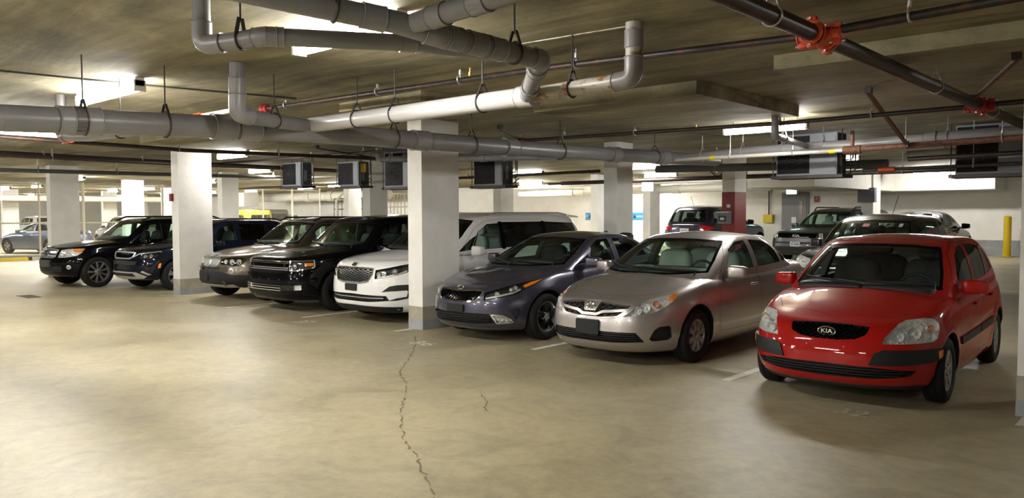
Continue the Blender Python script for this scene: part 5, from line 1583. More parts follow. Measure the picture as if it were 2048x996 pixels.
# ------------------------------------------------- white minivan
def white_van():
    R = .345
    sp = dict(inside='interior_light', L=5.11, W=1.985, R=R, Ra=.40, axles=(.98, 4.04),
        low=dict(fr=[(.14, .19), (.05, .25), (.0, .36), (.0, .55), (.012, .68), (.03, .78), (.06, .88), (.11, .94), (.20, .975)],
                 sd=[(.90, 0), (.95, .08), (.975, .28), (.9925, .48), (.985, .68), (.965, .84), (.935, .94), (.88, 1.0)],
                 re=[(4.98, .25), (5.07, .35), (5.11, .55), (5.10, .75), (5.08, .92), (5.05, 1.05), (5.02, 1.10), (5.0, 1.12)],
                 zs=[(.20, .975), (.5, .99), (.9, 1.03), (1.3, 1.06), (2.0, 1.07), (3.5, 1.09), (5.0, 1.12)],
                 zc=[(.20, .975), (.5, 1.045), (.85, 1.09), (1.15, 1.12), (2.0, 1.12), (5.0, 1.12)],
                 Df=.85, Dr=.4, nf=3.2, mf=2.0, nr=4.5, hood=creased(.50, .18, .3, 1.0, .014)),
        gh=dict(fr=[(.98, 1.03), (1.10, 1.11), (1.50, 1.36), (1.82, 1.54), (2.05, 1.635)],
                sd=[(.935, 0), (.925, .12), (.895, .4), (.85, .66), (.79, .86), (.73, .96), (.66, 1.0)],
                re=[(5.04, 1.03), (5.02, 1.12), (4.95, 1.35), (4.86, 1.55), (4.78, 1.66)],
                zs=[(2.05, 1.635), (2.5, 1.69), (3.8, 1.70), (4.78, 1.66)],
                zc=[(2.05, 1.635), (2.4, 1.705), (3.0, 1.735), (4.0, 1.725), (4.78, 1.66)], Df=.5, Dr=.35, nf=3.6, nr=4.5, NS=36))
    c = Car('minivan', 'white minivan half hidden behind the middle column', 'car', (-10.09, 7.42, 0), 0, sp, 'paint_white')
    fx, fy = c.fx, c.fy
    g = [(fx(-.46), .865), (fx(-.2), .872), (0, .868), (fx(.2), .872), (fx(.46), .865), (fx(.45), .78), (fx(.38), .675), (fx(.22), .645), (fx(-.22), .645), (fx(-.38), .675), (fx(-.45), .78)]
    p = c.pocket(g, .05); gr = c.part('grille', p.surf(-.046), 'trim_dark')
    c.part('grille_mesh', c.mesh_bars(g, .034, .30, .0038, -.006, -.03), 'lattice_grey', gr)
    c.part('grille_frame', c.frame(g, .014, .012, -.03), 'chrome')
    badge_oval(c, .925, .065, .034, .02, tilt=-.5)
    h = [(fx(.50), .715), (fx(.50), .85), (fx(.70), .885), (fy(.30), .92), (fy(.55), .955), (fy(.72), .965), (fy(.62), .89), (fy(.42), .82), (fx(.80), .765), (fx(.65), .735)]
    c.lamp('headlight', h, .07, 'trim_dark', [(fx(.78), .825, .055, 'proj'), (fx(.64), .795, .045, 'chrome'), (fx(.555), .785, .04, 'chrome')], [(fy(.52), .90), (fy(.62), .945), (fy(.70), .95), (fy(.6), .89)], bars=[([(fx(.53), .74), (fx(.66), .755), (fx(.8), .785), (fy(.4), .84)], .012, 'silver_plastic')])
    lo = [(fx(-.68), .46), (0, .475), (fx(.68), .46), (fx(.72), .385), (fx(.4), .36), (fx(-.4), .36), (fx(-.72), .385)]
    p = c.pocket(lo, .06); li = c.part('lower_grille', p.surf(-.055), 'trim_dark')
    for z, m_ in ((.395, 'black_plastic'), (.42, 'chrome_dull'), (.44, 'black_plastic')): c.part('grille_slat', c.bar([(fx(-.64), z), (0, z), (fx(.64), z)], .006, -.015, -.045), m_, li)
    pod = [(fx(.62), .52), (fx(.72), .605), (fx(.80), .625), (fy(.42), .63), (fy(.44), .52), (fy(.40), .42), (fx(.80), .39), (fx(.70), .385), (fx(.80), .425), (fy(.38), .445), (fy(.40), .52), (fy(.38), .545), (fx(.70), .53)]
    c.trim('bumper_pod', pod, 'black_plastic', .006, -.02)
    c.lamp('fog_lamp', [(fx(.70), .545), (fx(.76), .595), (fy(.34), .60), (fy(.35), .55)], .03, 'trim_dark', [(fx(.80), .573, .02, 'chrome')], rim='chrome')
    c.trim('lip_spoiler', [(fx(-.86), .285), (0, .30), (fx(.86), .285), (fx(.86), .205), (0, .20), (fx(-.86), .205)], 'black_plastic', .010, -.02, both=False)
    c.plate(-.14, .14, .52, .625, 'black_plastic')
    c.window('windshield', [(-.84, 1.13), (-.4, 1.095), (0, 1.085), (.4, 1.095), (.84, 1.13), (.79, 1.35), (.71, 1.54), (.67, 1.605), (.35, 1.635), (0, 1.642), (-.35, 1.635), (-.67, 1.605), (-.71, 1.54), (-.79, 1.35)], 'f', 'glass_green', .035)
    c.window('front_window', [(1.78, 1.10), (2.50, 1.11), (2.50, 1.56), (2.2, 1.54), (1.98, 1.43)], 'x', 'glass_green', .02)
    c.window('quarter_window', [(1.45, 1.09), (1.74, 1.10), (1.92, 1.36), (1.72, 1.28)], 'x', 'glass_dark', .015)
    c.window('rear_window', [(2.56, 1.115), (3.66, 1.13), (3.66, 1.575), (2.56, 1.575)], 'x', 'glass_dark', .02)
    c.window('cargo_window', [(3.70, 1.13), (4.72, 1.15), (4.58, 1.545), (3.70, 1.575)], 'x', 'glass_dark', .02)
    c.window('rear_screen', [(-.70, 1.15), (.70, 1.15), (.62, 1.58), (-.62, 1.58)], 'r', 'glass_dark', .03)
    c.panel('bonnet', hood_poly(0, 0, [(0, .225), (.40, .29), (.62, .45), (.78, .75), (.86, 1.05), (.87, 1.2), (0, 1.14)])[:-1], 'z', (.90, 1.7))
    c.panel('front_door', [(1.56, .33), (2.50, .33), (2.525, .5), (2.53, 1.61), (2.2, 1.59), (1.94, 1.48), (1.66, 1.25), (1.50, 1.10), (1.48, .6)], 'x', (.5, 1.4), True)
    c.panel('rear_door', [(2.54, .33), (3.52, .33), (3.66, .55), (3.68, 1.61), (2.55, 1.615)], 'x', (.5, 1.4), True)
    for q in ([(2.485, 1.105), (2.575, 1.105), (2.575, 1.575), (2.485, 1.565)], [(3.645, 1.13), (3.715, 1.13), (3.715, 1.575), (3.645, 1.575)], [(1.735, 1.10), (1.785, 1.10), (1.985, 1.435), (1.925, 1.37)]):
        p_ = c.proj(q, 'x'); c.part('pillar_trim', p_.solid(.004, -.01), 'black_gloss'); c.part('pillar_trim', p_.mirror().solid(.004, -.01), 'black_gloss')
    c.handle(2.38, .90, 'chrome'); c.handle(2.70, .90, 'chrome')
    c.mirrors(1.78, 1.10, 1.037, (.11, .08, .08))
    for sg in (1, -1):
        c.part('roof_rail', tube_data(bend([(sg*.68, 2.3, 1.66), (sg*.70, 2.5, 1.715), (sg*.70, 4.3, 1.715), (sg*.68, 4.55, 1.68)], .1), .02, 8), 'chrome_dull', smooth=40)
    c.part('spoiler', prism([(4.72, 1.69), (5.02, 1.655), (5.02, 1.625), (4.72, 1.64)], 'x', -.62, .62), 'paint_white')
    c.wheels(dict(n=10, rr=.225, wi=.03, wo=.05, mat='rim_silver'), R, .225)
    c.interior((2.2, 3.3), 'seat_grey', (1.5, 1.16, .78), zf=.62)
    c.finish()

# ------------------------------------------------- black boxy wagon
def black_wagon():
    R = .365
    sp = dict(L=5.125, W=1.925, R=R, Ra=.42, axles=(.93, 3.92),
        low=dict(fr=[(.12, .22), (.045, .28), (.0, .38), (.0, .52), (.015, .62), (.03, .72), (.045, .85), (.07, .93), (.14, .975)],
                 sd=[(.87, 0), (.92, .08), (.945, .28), (.9625, .48), (.958, .68), (.945, .84), (.92, .95), (.875, 1.0)],
                 re=[(5.02, .25), (5.09, .35), (5.12, .55), (5.12, .75), (5.11, .92), (5.09, 1.02), (5.07, 1.06), (5.05, 1.08)],
                 zs=[(.14, .975), (.45, 1.0), (.9, 1.035), (1.3, 1.055), (2.0, 1.06), (3.5, 1.07), (5.05, 1.08)],
                 zc=[(.14, .975), (.45, 1.05), (.85, 1.085), (1.25, 1.11), (2.0, 1.11), (5.05, 1.08)],
                 Df=.55, Dr=.35, nf=4.2, mf=2.0, nr=5, hood=creased(.55, .1, .2, 1.1, .012)),
        gh=dict(fr=[(1.20, 1.02), (1.32, 1.10), (1.58, 1.33), (1.80, 1.51), (1.96, 1.60)],
                sd=[(.91, 0), (.90, .12), (.872, .4), (.835, .66), (.79, .86), (.75, .96), (.68, 1.0)],
                re=[(5.09, 1.02), (5.07, 1.10), (5.0, 1.35), (4.93, 1.53), (4.86, 1.62)],
                zs=[(1.96, 1.60), (2.3, 1.65), (3.8, 1.665), (4.86, 1.62)],
                zc=[(1.96, 1.60), (2.3, 1.672), (3.0, 1.698), (4.0, 1.69), (4.86, 1.62)], Df=.42, Dr=.35, nf=4, nr=4.5, NS=36))
    c = Car('wagon', 'black boxy wagon with three chrome bars across its face, left of the white minivan', 'car', (-12.46, 7.30, 0), 0, sp, 'paint_black')
    fx, fy = c.fx, c.fy
    g = [(fx(-.66), .905), (fx(.66), .905), (fx(.66), .745), (fx(-.66), .745)]
    p = c.pocket(g, .04); gr = c.part('grille', p.surf(-.036), 'black_gloss')
    for z in (.758, .79, .87, .897): c.part('grille_bar', c.bar([(fx(-.65), z), (0, z), (fx(.65), z)], .008, .012, -.02), 'chrome', gr)
    for x in (-.645, .56): c.part('grille_bar', c.bar([(fx(x), .79), (fx(x), .87)], .01, .012, -.02), 'chrome', gr)
    h = [(fx(.675), .75), (fx(.675), .905), (fy(.18), .91), (fy(.42), .915), (fy(.42), .80), (fy(.22), .765), (fx(.80), .745)]
    c.lamp('headlight', h, .05, 'trim_dark', [(fx(.755), .825, .05, 'proj')], [(fy(.25), .87), (fy(.40), .875), (fy(.40), .825), (fy(.26), .82)], rim='chrome')
    lo = [(fx(-.75), .505), (fx(.75), .505), (fx(.75), .39), (fx(-.75), .39)]
    p = c.pocket(lo, .04); li = c.part('lower_grille', p.surf(-.036), 'black_gloss')
    for z in (.405, .445, .485): c.part('grille_bar', c.bar([(fx(-.74), z), (0, z), (fx(.5), z)], .007, .010, -.02), 'chrome', li)
    c.lamp('fog_lamp', [(fx(.47), .40), (fx(.47), .495), (fy(.20), .50), (fy(.20), .415)], .03, 'lamp_silver', [(fx(.72), .45, .03, 'chrome')])
    c.trim('bumper_step', [(fx(-.80), .68), (fx(.80), .68), (fx(.80), .63), (fx(-.80), .63)], 'black_gloss', .02, -.01, both=False)
    for x in (-.45, -.15, .15, .45): c.trim('bumper_sensor', [(fx(x-.015), .60), (fx(x+.015), .60), (fx(x+.015), .575), (fx(x-.015), .575)], 'black_plastic', .006, -.01, both=False)
    c.window('windshield', [(-.83, 1.135), (-.4, 1.105), (0, 1.098), (.4, 1.105), (.83, 1.135), (.795, 1.33), (.745, 1.51), (.71, 1.575), (.35, 1.60), (0, 1.606), (-.35, 1.60), (-.71, 1.575), (-.745, 1.51), (-.795, 1.33)], 'f', 'glass_green', .035)
    c.window('front_window', [(1.80, 1.095), (2.62, 1.10), (2.62, 1.555), (2.2, 1.55), (1.98, 1.43)], 'x', 'glass_green', .02)
    c.window('rear_window', [(2.68, 1.10), (3.72, 1.11), (3.72, 1.56), (2.68, 1.56)], 'x', 'glass_dark', .02)
    c.window('cargo_window', [(3.77, 1.11), (4.82, 1.13), (4.78, 1.545), (3.77, 1.56)], 'x', 'glass_dark', .02)
    c.window('rear_screen', [(-.70, 1.13), (.70, 1.13), (.64, 1.56), (-.64, 1.56)], 'r', 'glass_dark', .03)
    c.panel('bonnet', hood_poly(0, 0, [(0, .165), (.5, .20), (.75, .34), (.84, .7), (.865, 1.05), (.865, 1.35), (0, 1.32)])[:-1], 'z', (.92, 1.7))
    c.panel('front_door', [(1.52, .36), (2.64, .36), (2.65, .5), (2.655, 1.60), (2.2, 1.59), (1.93, 1.48), (1.66, 1.22), (1.52, 1.08), (1.48, .6)], 'x', (.5, 1.4), True)
    c.panel('rear_door', [(2.67, .36), (3.52, .36), (3.62, .6), (3.74, .8), (3.745, 1.60), (2.67, 1.60)], 'x', (.5, 1.4), True)
    c.handle(2.5, .93, 'chrome'); c.handle(3.58, .93, 'chrome')
    c.mirrors(1.84, 1.07, 1.007, (.105, .08, .08))
    c.wiper((.68, 1.13), (-.02, 1.16)); c.wiper((-.05, 1.12), (-.70, 1.18))
    c.wheels(dict(n=5, rr=.235, wi=.06, wo=.07, mat='rim_dark', back='rim_dark', twin=.14), R, .235)
    c.interior((2.35, 3.4), 'seat_black', (1.75, 1.16, .78), zf=.62)
    c.finish()

# ------------------------------------------------- bronze off-roader
def bronze_suv():
    R = .355
    sp = dict(L=4.57, W=1.853, R=R, Ra=.415, axles=(.82, 3.615),
        low=dict(fr=[(.14, .28), (.05, .33), (.0, .42), (.0, .55), (.015, .64), (.03, .72), (.06, .82), (.12, .885), (.21, .92)],
                 sd=[(.83, 0), (.885, .08), (.91, .28), (.9265, .48), (.92, .66), (.90, .82), (.865, .94), (.80, 1.0)],
                 re=[(4.45, .30), (4.53, .40), (4.56, .55), (4.55, .75), (4.53, .90), (4.50, 1.0), (4.48, 1.03), (4.46, 1.05)],
                 zs=[(.21, .92), (.5, .945), (.9, .995), (1.3, 1.02), (2.0, 1.03), (3.5, 1.045), (4.46, 1.05)],
                 zc=[(.21, .92), (.5, 1.0), (.85, 1.045), (1.25, 1.075), (2.0, 1.08), (4.46, 1.05)],
                 Df=.85, Dr=.4, nf=3.0, mf=2.0, nr=4.5, hood=creased(.30, .28, .25, 1.1, .02)),
        gh=dict(fr=[(1.18, .99), (1.30, 1.07), (1.62, 1.31), (1.88, 1.48), (2.05, 1.555)],
                sd=[(.85, 0), (.84, .12), (.81, .4), (.765, .66), (.71, .86), (.66, .96), (.59, 1.0)],
                re=[(4.50, .99), (4.47, 1.07), (4.36, 1.32), (4.25, 1.49), (4.15, 1.575)],
                zs=[(2.05, 1.555), (2.4, 1.60), (3.4, 1.605), (4.15, 1.575)],
                zc=[(2.05, 1.555), (2.35, 1.622), (2.8, 1.645), (3.5, 1.635), (4.15, 1.575)], Df=.45, Dr=.35, nf=3.6, nr=4.5, NS=34))
    c = Car('suv', 'bronze brown off-roader with twin kidney grille, right of the left front column', 'car', (-14.88, 7.52, 0), math.radians(2), sp, 'paint_bronze')
    fx, fy = c.fx, c.fy
    k = rnd([(fx(.022), .70), (fx(.022), .845), (fx(.13), .868), (fx(.285), .85), (fx(.30), .79), (fx(.26), .715), (fx(.13), .692)], .18)
    p = c.pocket(k, .04, True)
    for q, sg in ((p, 1), (p.mirror(), -1)):
        gr = c.part('kidney_grille', q.surf(-.036), 'trim_dark')
        for x in np.linspace(.05, .27, 9): c.part('grille_slat', c.bar([(fx(sg*x), .715), (fx(sg*x), .845)], .007, .0, -.03), 'silver_plastic', gr)
        c.part('grille_frame', c._mir(c.frame(k, .009, .010, -.02), sg < 0), 'chrome_dull', gr)
    y = c.SL.rays([(0, .16, 3)], [(0, 0, -1)])[0][0]
    c.part('emblem', xf_part(lathe_data([(.001, .012), (.028, .012), (.04, .010), (.041, 0)], 18, 'z'), (0, y[1], y[2]), rx=.45), 'chrome_dark')
    h = rnd([(fx(.335), .735), (fx(.335), .83), (fx(.48), .862), (fx(.66), .872), (fy(.28), .865), (fy(.35), .825), (fy(.30), .765), (fx(.70), .705), (fx(.62), .69), (fx(.54), .72), (fx(.44), .72)], .18)
    c.lamp('headlight', h, .06, 'trim_dark', [(fx(.46), .79, .045, 'chrome'), (fx(.595), .785, .06, 'chrome'), (fx(.71), .79, .055, 'chrome')])
    up = [(fx(-.34), .665), (fx(.34), .665), (fx(.30), .61), (fx(-.30), .61)]
    p = c.pocket(up, .03); c.part('bumper_slot', p.surf(-.026), 'trim_dark')
    low = [(fx(-.60), .535), (fx(-.38), .60), (fx(.38), .60), (fx(.60), .535), (fy(.62), .53), (fy(.62), .29), (fx(.6), .275), (0, .27), (fx(-.6), .275), (-fy(.62), .29), (-fy(.62), .53)]
    c.trim('lower_bumper', low, 'black_plastic', .008, -.02, both=False)
    c.trim('skid_plate', [(fx(-.62), .345), (fx(-.42), .335), (fx(.42), .335), (fx(.62), .345), (fx(.70), .29), (fx(.4), .285), (fx(-.4), .285), (fx(-.70), .29)], 'silver_plastic', .014, -.01, both=False)
    c.trim('skid_tab', [(fx(.40), .42), (fx(.48), .42), (fx(.50), .33), (fx(.43), .33)], 'grey_plastic', .016, -.01)
    c.trim('side_marker', [(fy(.36), .505), (fy(.58), .505), (fy(.58), .475), (fy(.37), .475)], 'amber', .014, -.01)
    P, N = c.onwrap([(fx(.60), .615)])
    for sg in (1, -1):
        for r_, m_, dd in ((.055, 'chrome_dull', 0), (.040, 'glass_bulb', .008)):
            v, f = lathe_data([(r_, 0), (r_*.95, .012), (r_*.5, .016), (.001, .016)], 20, 'z')
            M4 = Matrix.Translation(Vector(P[0])+Vector((0, -dd, 0))) @ Vector((N[0][0], N[0][1], 0)).to_track_quat('Z', 'Y').to_matrix().to_4x4()
            v = [M4 @ Vector(a) for a in v]
            c.part('fog_lamp', c._mir((v, f), sg < 0), m_)
    c.plate(-.26, -.02, .41, .52, 'trim_dark')
    c.window('windshield', [(-.765, 1.10), (-.4, 1.075), (0, 1.068), (.4, 1.075), (.765, 1.10), (.73, 1.29), (.66, 1.47), (.625, 1.53), (.3, 1.555), (0, 1.56), (-.3, 1.555), (-.625, 1.53), (-.66, 1.47), (-.73, 1.29)], 'f', 'glass_green', .035)
    c.window('front_window', [(1.80, 1.065), (2.52, 1.07), (2.52, 1.51), (2.22, 1.50), (2.0, 1.39)], 'x', 'glass_green', .02)
    c.window('rear_window', [(2.60, 1.07), (3.42, 1.08), (3.46, 1.505), (2.60, 1.515)], 'x', 'glass_green', .02)
    c.window('cargo_window', [(3.54, 1.085), (4.15, 1.10), (4.02, 1.47), (3.56, 1.50)], 'x', 'glass_green', .02)
    c.window('rear_screen', [(-.62, 1.10), (.62, 1.10), (.55, 1.50), (-.55, 1.50)], 'r', 'glass_green', .03)
    c.panel('bonnet', hood_poly(0, 0, [(0, .235), (.36, .28), (.56, .43), (.70, .75), (.78, 1.05), (.79, 1.33), (0, 1.30)])[:-1], 'z', (.87, 1.7))
    c.panel('front_door', [(1.48, .40), (2.55, .40), (2.56, .5), (2.565, 1.55), (2.22, 1.54), (1.96, 1.44), (1.70, 1.22), (1.50, 1.05), (1.44, .6)], 'x', (.46, 1.4), True)
    c.panel('rear_door', [(2.58, .40), (3.24, .40), (3.38, .66), (3.50, .85), (3.51, 1.545), (2.58, 1.55)], 'x', (.46, 1.4), True)
    c.mirrors(1.86, 1.05, 1.07, (.11, .08, .08))
    for sg in (1, -1):
        c.part('roof_rail', tube_data(bend([(sg*.62, 2.05, 1.57), (sg*.64, 2.25, 1.645), (sg*.64, 3.9, 1.645), (sg*.62, 4.1, 1.59)], .1), .02, 8), 'black_plastic', smooth=40)
    c.wiper((.62, 1.10), (-.02, 1.13)); c.wiper((-.05, 1.09), (-.64, 1.15))
    c.wheels(dict(n=5, rr=.235, wi=.06, wo=.08, mat='rim_silver', twin=.13), R, .235)
    c.interior((2.35, 3.3), 'seat_beige', (1.72, 1.13, .72), zf=.60)
    c.finish()

# ------------------------------------------------- navy crossover
def navy_suv():
    R = .345
    sp = dict(L=4.37, W=1.80, R=R, Ra=.40, axles=(.85, 3.48),
        low=dict(fr=[(.16, .25), (.06, .30), (.0, .40), (.0, .54), (.015, .65), (.03, .75), (.055, .85), (.10, .915), (.18, .95)],
                 sd=[(.81, 0), (.86, .08), (.885, .28), (.90, .48), (.895, .66), (.88, .82), (.85, .94), (.79, 1.0)],
                 re=[(4.25, .30), (4.32, .40), (4.36, .55), (4.35, .75), (4.33, .90), (4.30, 1.0), (4.28, 1.03), (4.26, 1.05)],
                 zs=[(.18, .95), (.5, .965), (.9, 1.005), (1.3, 1.025), (2.0, 1.035), (3.4, 1.05), (4.26, 1.05)],
                 zc=[(.18, .95), (.5, 1.01), (.85, 1.05), (1.2, 1.075), (2.0, 1.08), (4.26, 1.05)],
                 Df=.75, Dr=.4, nf=3.4, mf=2.0, nr=4.5, hood=creased(.42, .2, .25, 1.0, .018)),
        gh=dict(fr=[(1.08, .99), (1.20, 1.07), (1.54, 1.29), (1.82, 1.45), (2.0, 1.525)],
                sd=[(.84, 0), (.83, .12), (.80, .4), (.75, .66), (.695, .86), (.64, .96), (.57, 1.0)],
                re=[(4.30, .99), (4.26, 1.07), (4.10, 1.30), (3.95, 1.47), (3.85, 1.545)],
                zs=[(2.0, 1.525), (2.4, 1.575), (3.2, 1.575), (3.85, 1.545)],
                zc=[(2.0, 1.525), (2.3, 1.59), (2.7, 1.612), (3.3, 1.60), (3.85, 1.545)], Df=.45, Dr=.35, nf=3.6, nr=4.5, NS=34))
    c = Car('suv', 'navy crossover with silver framed grille, partly hidden behind the left front column', 'car', (-18.36, 7.22, 0), math.radians(4), sp, 'paint_navy')
    fx, fy = c.fx, c.fy
    g = [(fx(-.48), .865), (fx(-.2), .875), (fx(.2), .875), (fx(.48), .865), (fx(.42), .77), (fx(.30), .735), (fx(-.30), .735), (fx(-.42), .77)]
    p = c.pocket(g, .05); gr = c.part('grille', p.surf(-.046), 'trim_dark')
    c.part('grille_mesh', c.mesh_bars(g, .05, .7, .006, -.006, -.03), 'black_gloss', gr)
    c.part('grille_frame', c.frame(g, .014, .014, -.03), 'chrome_dull')
    c.part('grille_strip', c.bar([(fx(.44), .775), (fx(.58), .84), (fx(.78), .868), (fy(.5), .89)], .010, .012, -.02), 'chrome_dull')
    badge_oval(c, .925, .06, .031, .03, tilt=-.5)
    c.lamp('headlight', [(fx(.53), .885), (fx(.53), .862), (fx(.75), .88), (fy(.46), .90), (fy(.60), .925), (fy(.40), .925), (fx(.7), .915)], .04, 'chrome_dark', [])
    c.lamp('headlight', [(fx(.56), .74), (fx(.57), .81), (fx(.76), .845), (fy(.44), .855), (fy(.44), .80), (fx(.78), .755)], .05, 'trim_dark', [(fx(.70), .79, .038, 'chrome'), (fx(.78), .80, .036, 'chrome')])
    mid = [(fx(-.66), .70), (fx(.66), .70), (fy(.50), .64), (fx(.74), .60), (fx(.4), .56), (fx(-.4), .56), (fx(-.74), .60), (-fy(.50), .64)]
    c.trim('bumper_grille', [(fx(-.55), .68), (fx(.55), .68), (fx(.50), .60), (fx(-.50), .60)], 'black_plastic', .004, -.02, both=False)
    c.trim('skid_plate', [(fx(-.52), .44), (fx(.52), .44), (fx(.72), .345), (fx(.66), .30), (0, .285), (fx(-.66), .30), (fx(-.72), .345)], 'silver_plastic', .012, -.02, both=False)
    c.trim('skid_slot', [(fx(-.44), .415), (fx(.44), .415), (fx(.50), .35), (fx(-.50), .35)], 'black_plastic', .016, -.01, both=False)
    c.trim('bumper_blade', [(fx(.62), .445), (fx(.74), .375), (fx(.78), .385), (fx(.66), .47)], 'chrome_dull', .014, -.01)
    c.trim('side_marker', [(fy(.425), .62), (fy(.475), .635), (fy(.455), .53), (fy(.405), .525)], 'amber', .01, -.01)
    c.trim('wheel_arch_trim', [(fy(.30), .42), (fy(.36), .56), (fy(.46), .68), (fy(.43), .70), (fy(.30), .56), (fy(.24), .42)], 'black_plastic', .008, -.01)
    c.window('windshield', [(-.755, 1.10), (-.4, 1.075), (0, 1.068), (.4, 1.075), (.755, 1.10), (.715, 1.27), (.645, 1.44), (.61, 1.50), (.3, 1.525), (0, 1.53), (-.3, 1.525), (-.61, 1.50), (-.645, 1.44), (-.715, 1.27)], 'f', 'glass_green', .035)
    c.window('front_window', [(1.74, 1.07), (2.42, 1.075), (2.42, 1.49), (2.16, 1.475), (1.94, 1.365)], 'x', 'glass_green', .02)
    c.window('rear_window', [(2.50, 1.075), (3.24, 1.085), (3.24, 1.485), (2.50, 1.495)], 'x', 'glass_dark', .02)
    c.window('cargo_window', [(3.32, 1.10), (3.80, 1.14), (3.74, 1.36), (3.34, 1.46)], 'x', 'glass_dark', .02)
    c.window('rear_screen', [(-.62, 1.10), (.62, 1.10), (.54, 1.47), (-.54, 1.47)], 'r', 'glass_dark', .03)
    c.panel('bonnet', hood_poly(0, 0, [(0, .205), (.40, .26), (.60, .40), (.72, .75), (.775, 1.05), (.78, 1.28), (0, 1.20)])[:-1], 'z', (.90, 1.7))
    c.panel('front_door', [(1.48, .40), (2.46, .40), (2.47, .5), (2.475, 1.525), (2.16, 1.515), (1.90, 1.41), (1.66, 1.20), (1.50, 1.05), (1.44, .6)], 'x', (.46, 1.4), True)
    c.panel('rear_door', [(2.49, .40), (3.10, .40), (3.24, .66), (3.33, .85), (3.30, 1.52), (2.49, 1.525)], 'x', (.46, 1.4), True)
    c.mirrors(1.80, 1.03, 1.07, (.11, .08, .075))
    for sg in (1, -1):
        c.part('roof_rail', tube_data(bend([(sg*.60, 2.1, 1.55), (sg*.62, 2.3, 1.605), (sg*.62, 3.6, 1.605), (sg*.60, 3.8, 1.55)], .1), .018, 8), 'black_plastic', smooth=40)
    c.wheels(dict(n=5, rr=.225, wi=.05, wo=.07, mat='rim_silver', back='rim_dark', twin=.15), R, .22)
    c.interior((2.25, 3.15), 'seat_black', (1.62, 1.13, .70), zf=.60)
    c.finish()

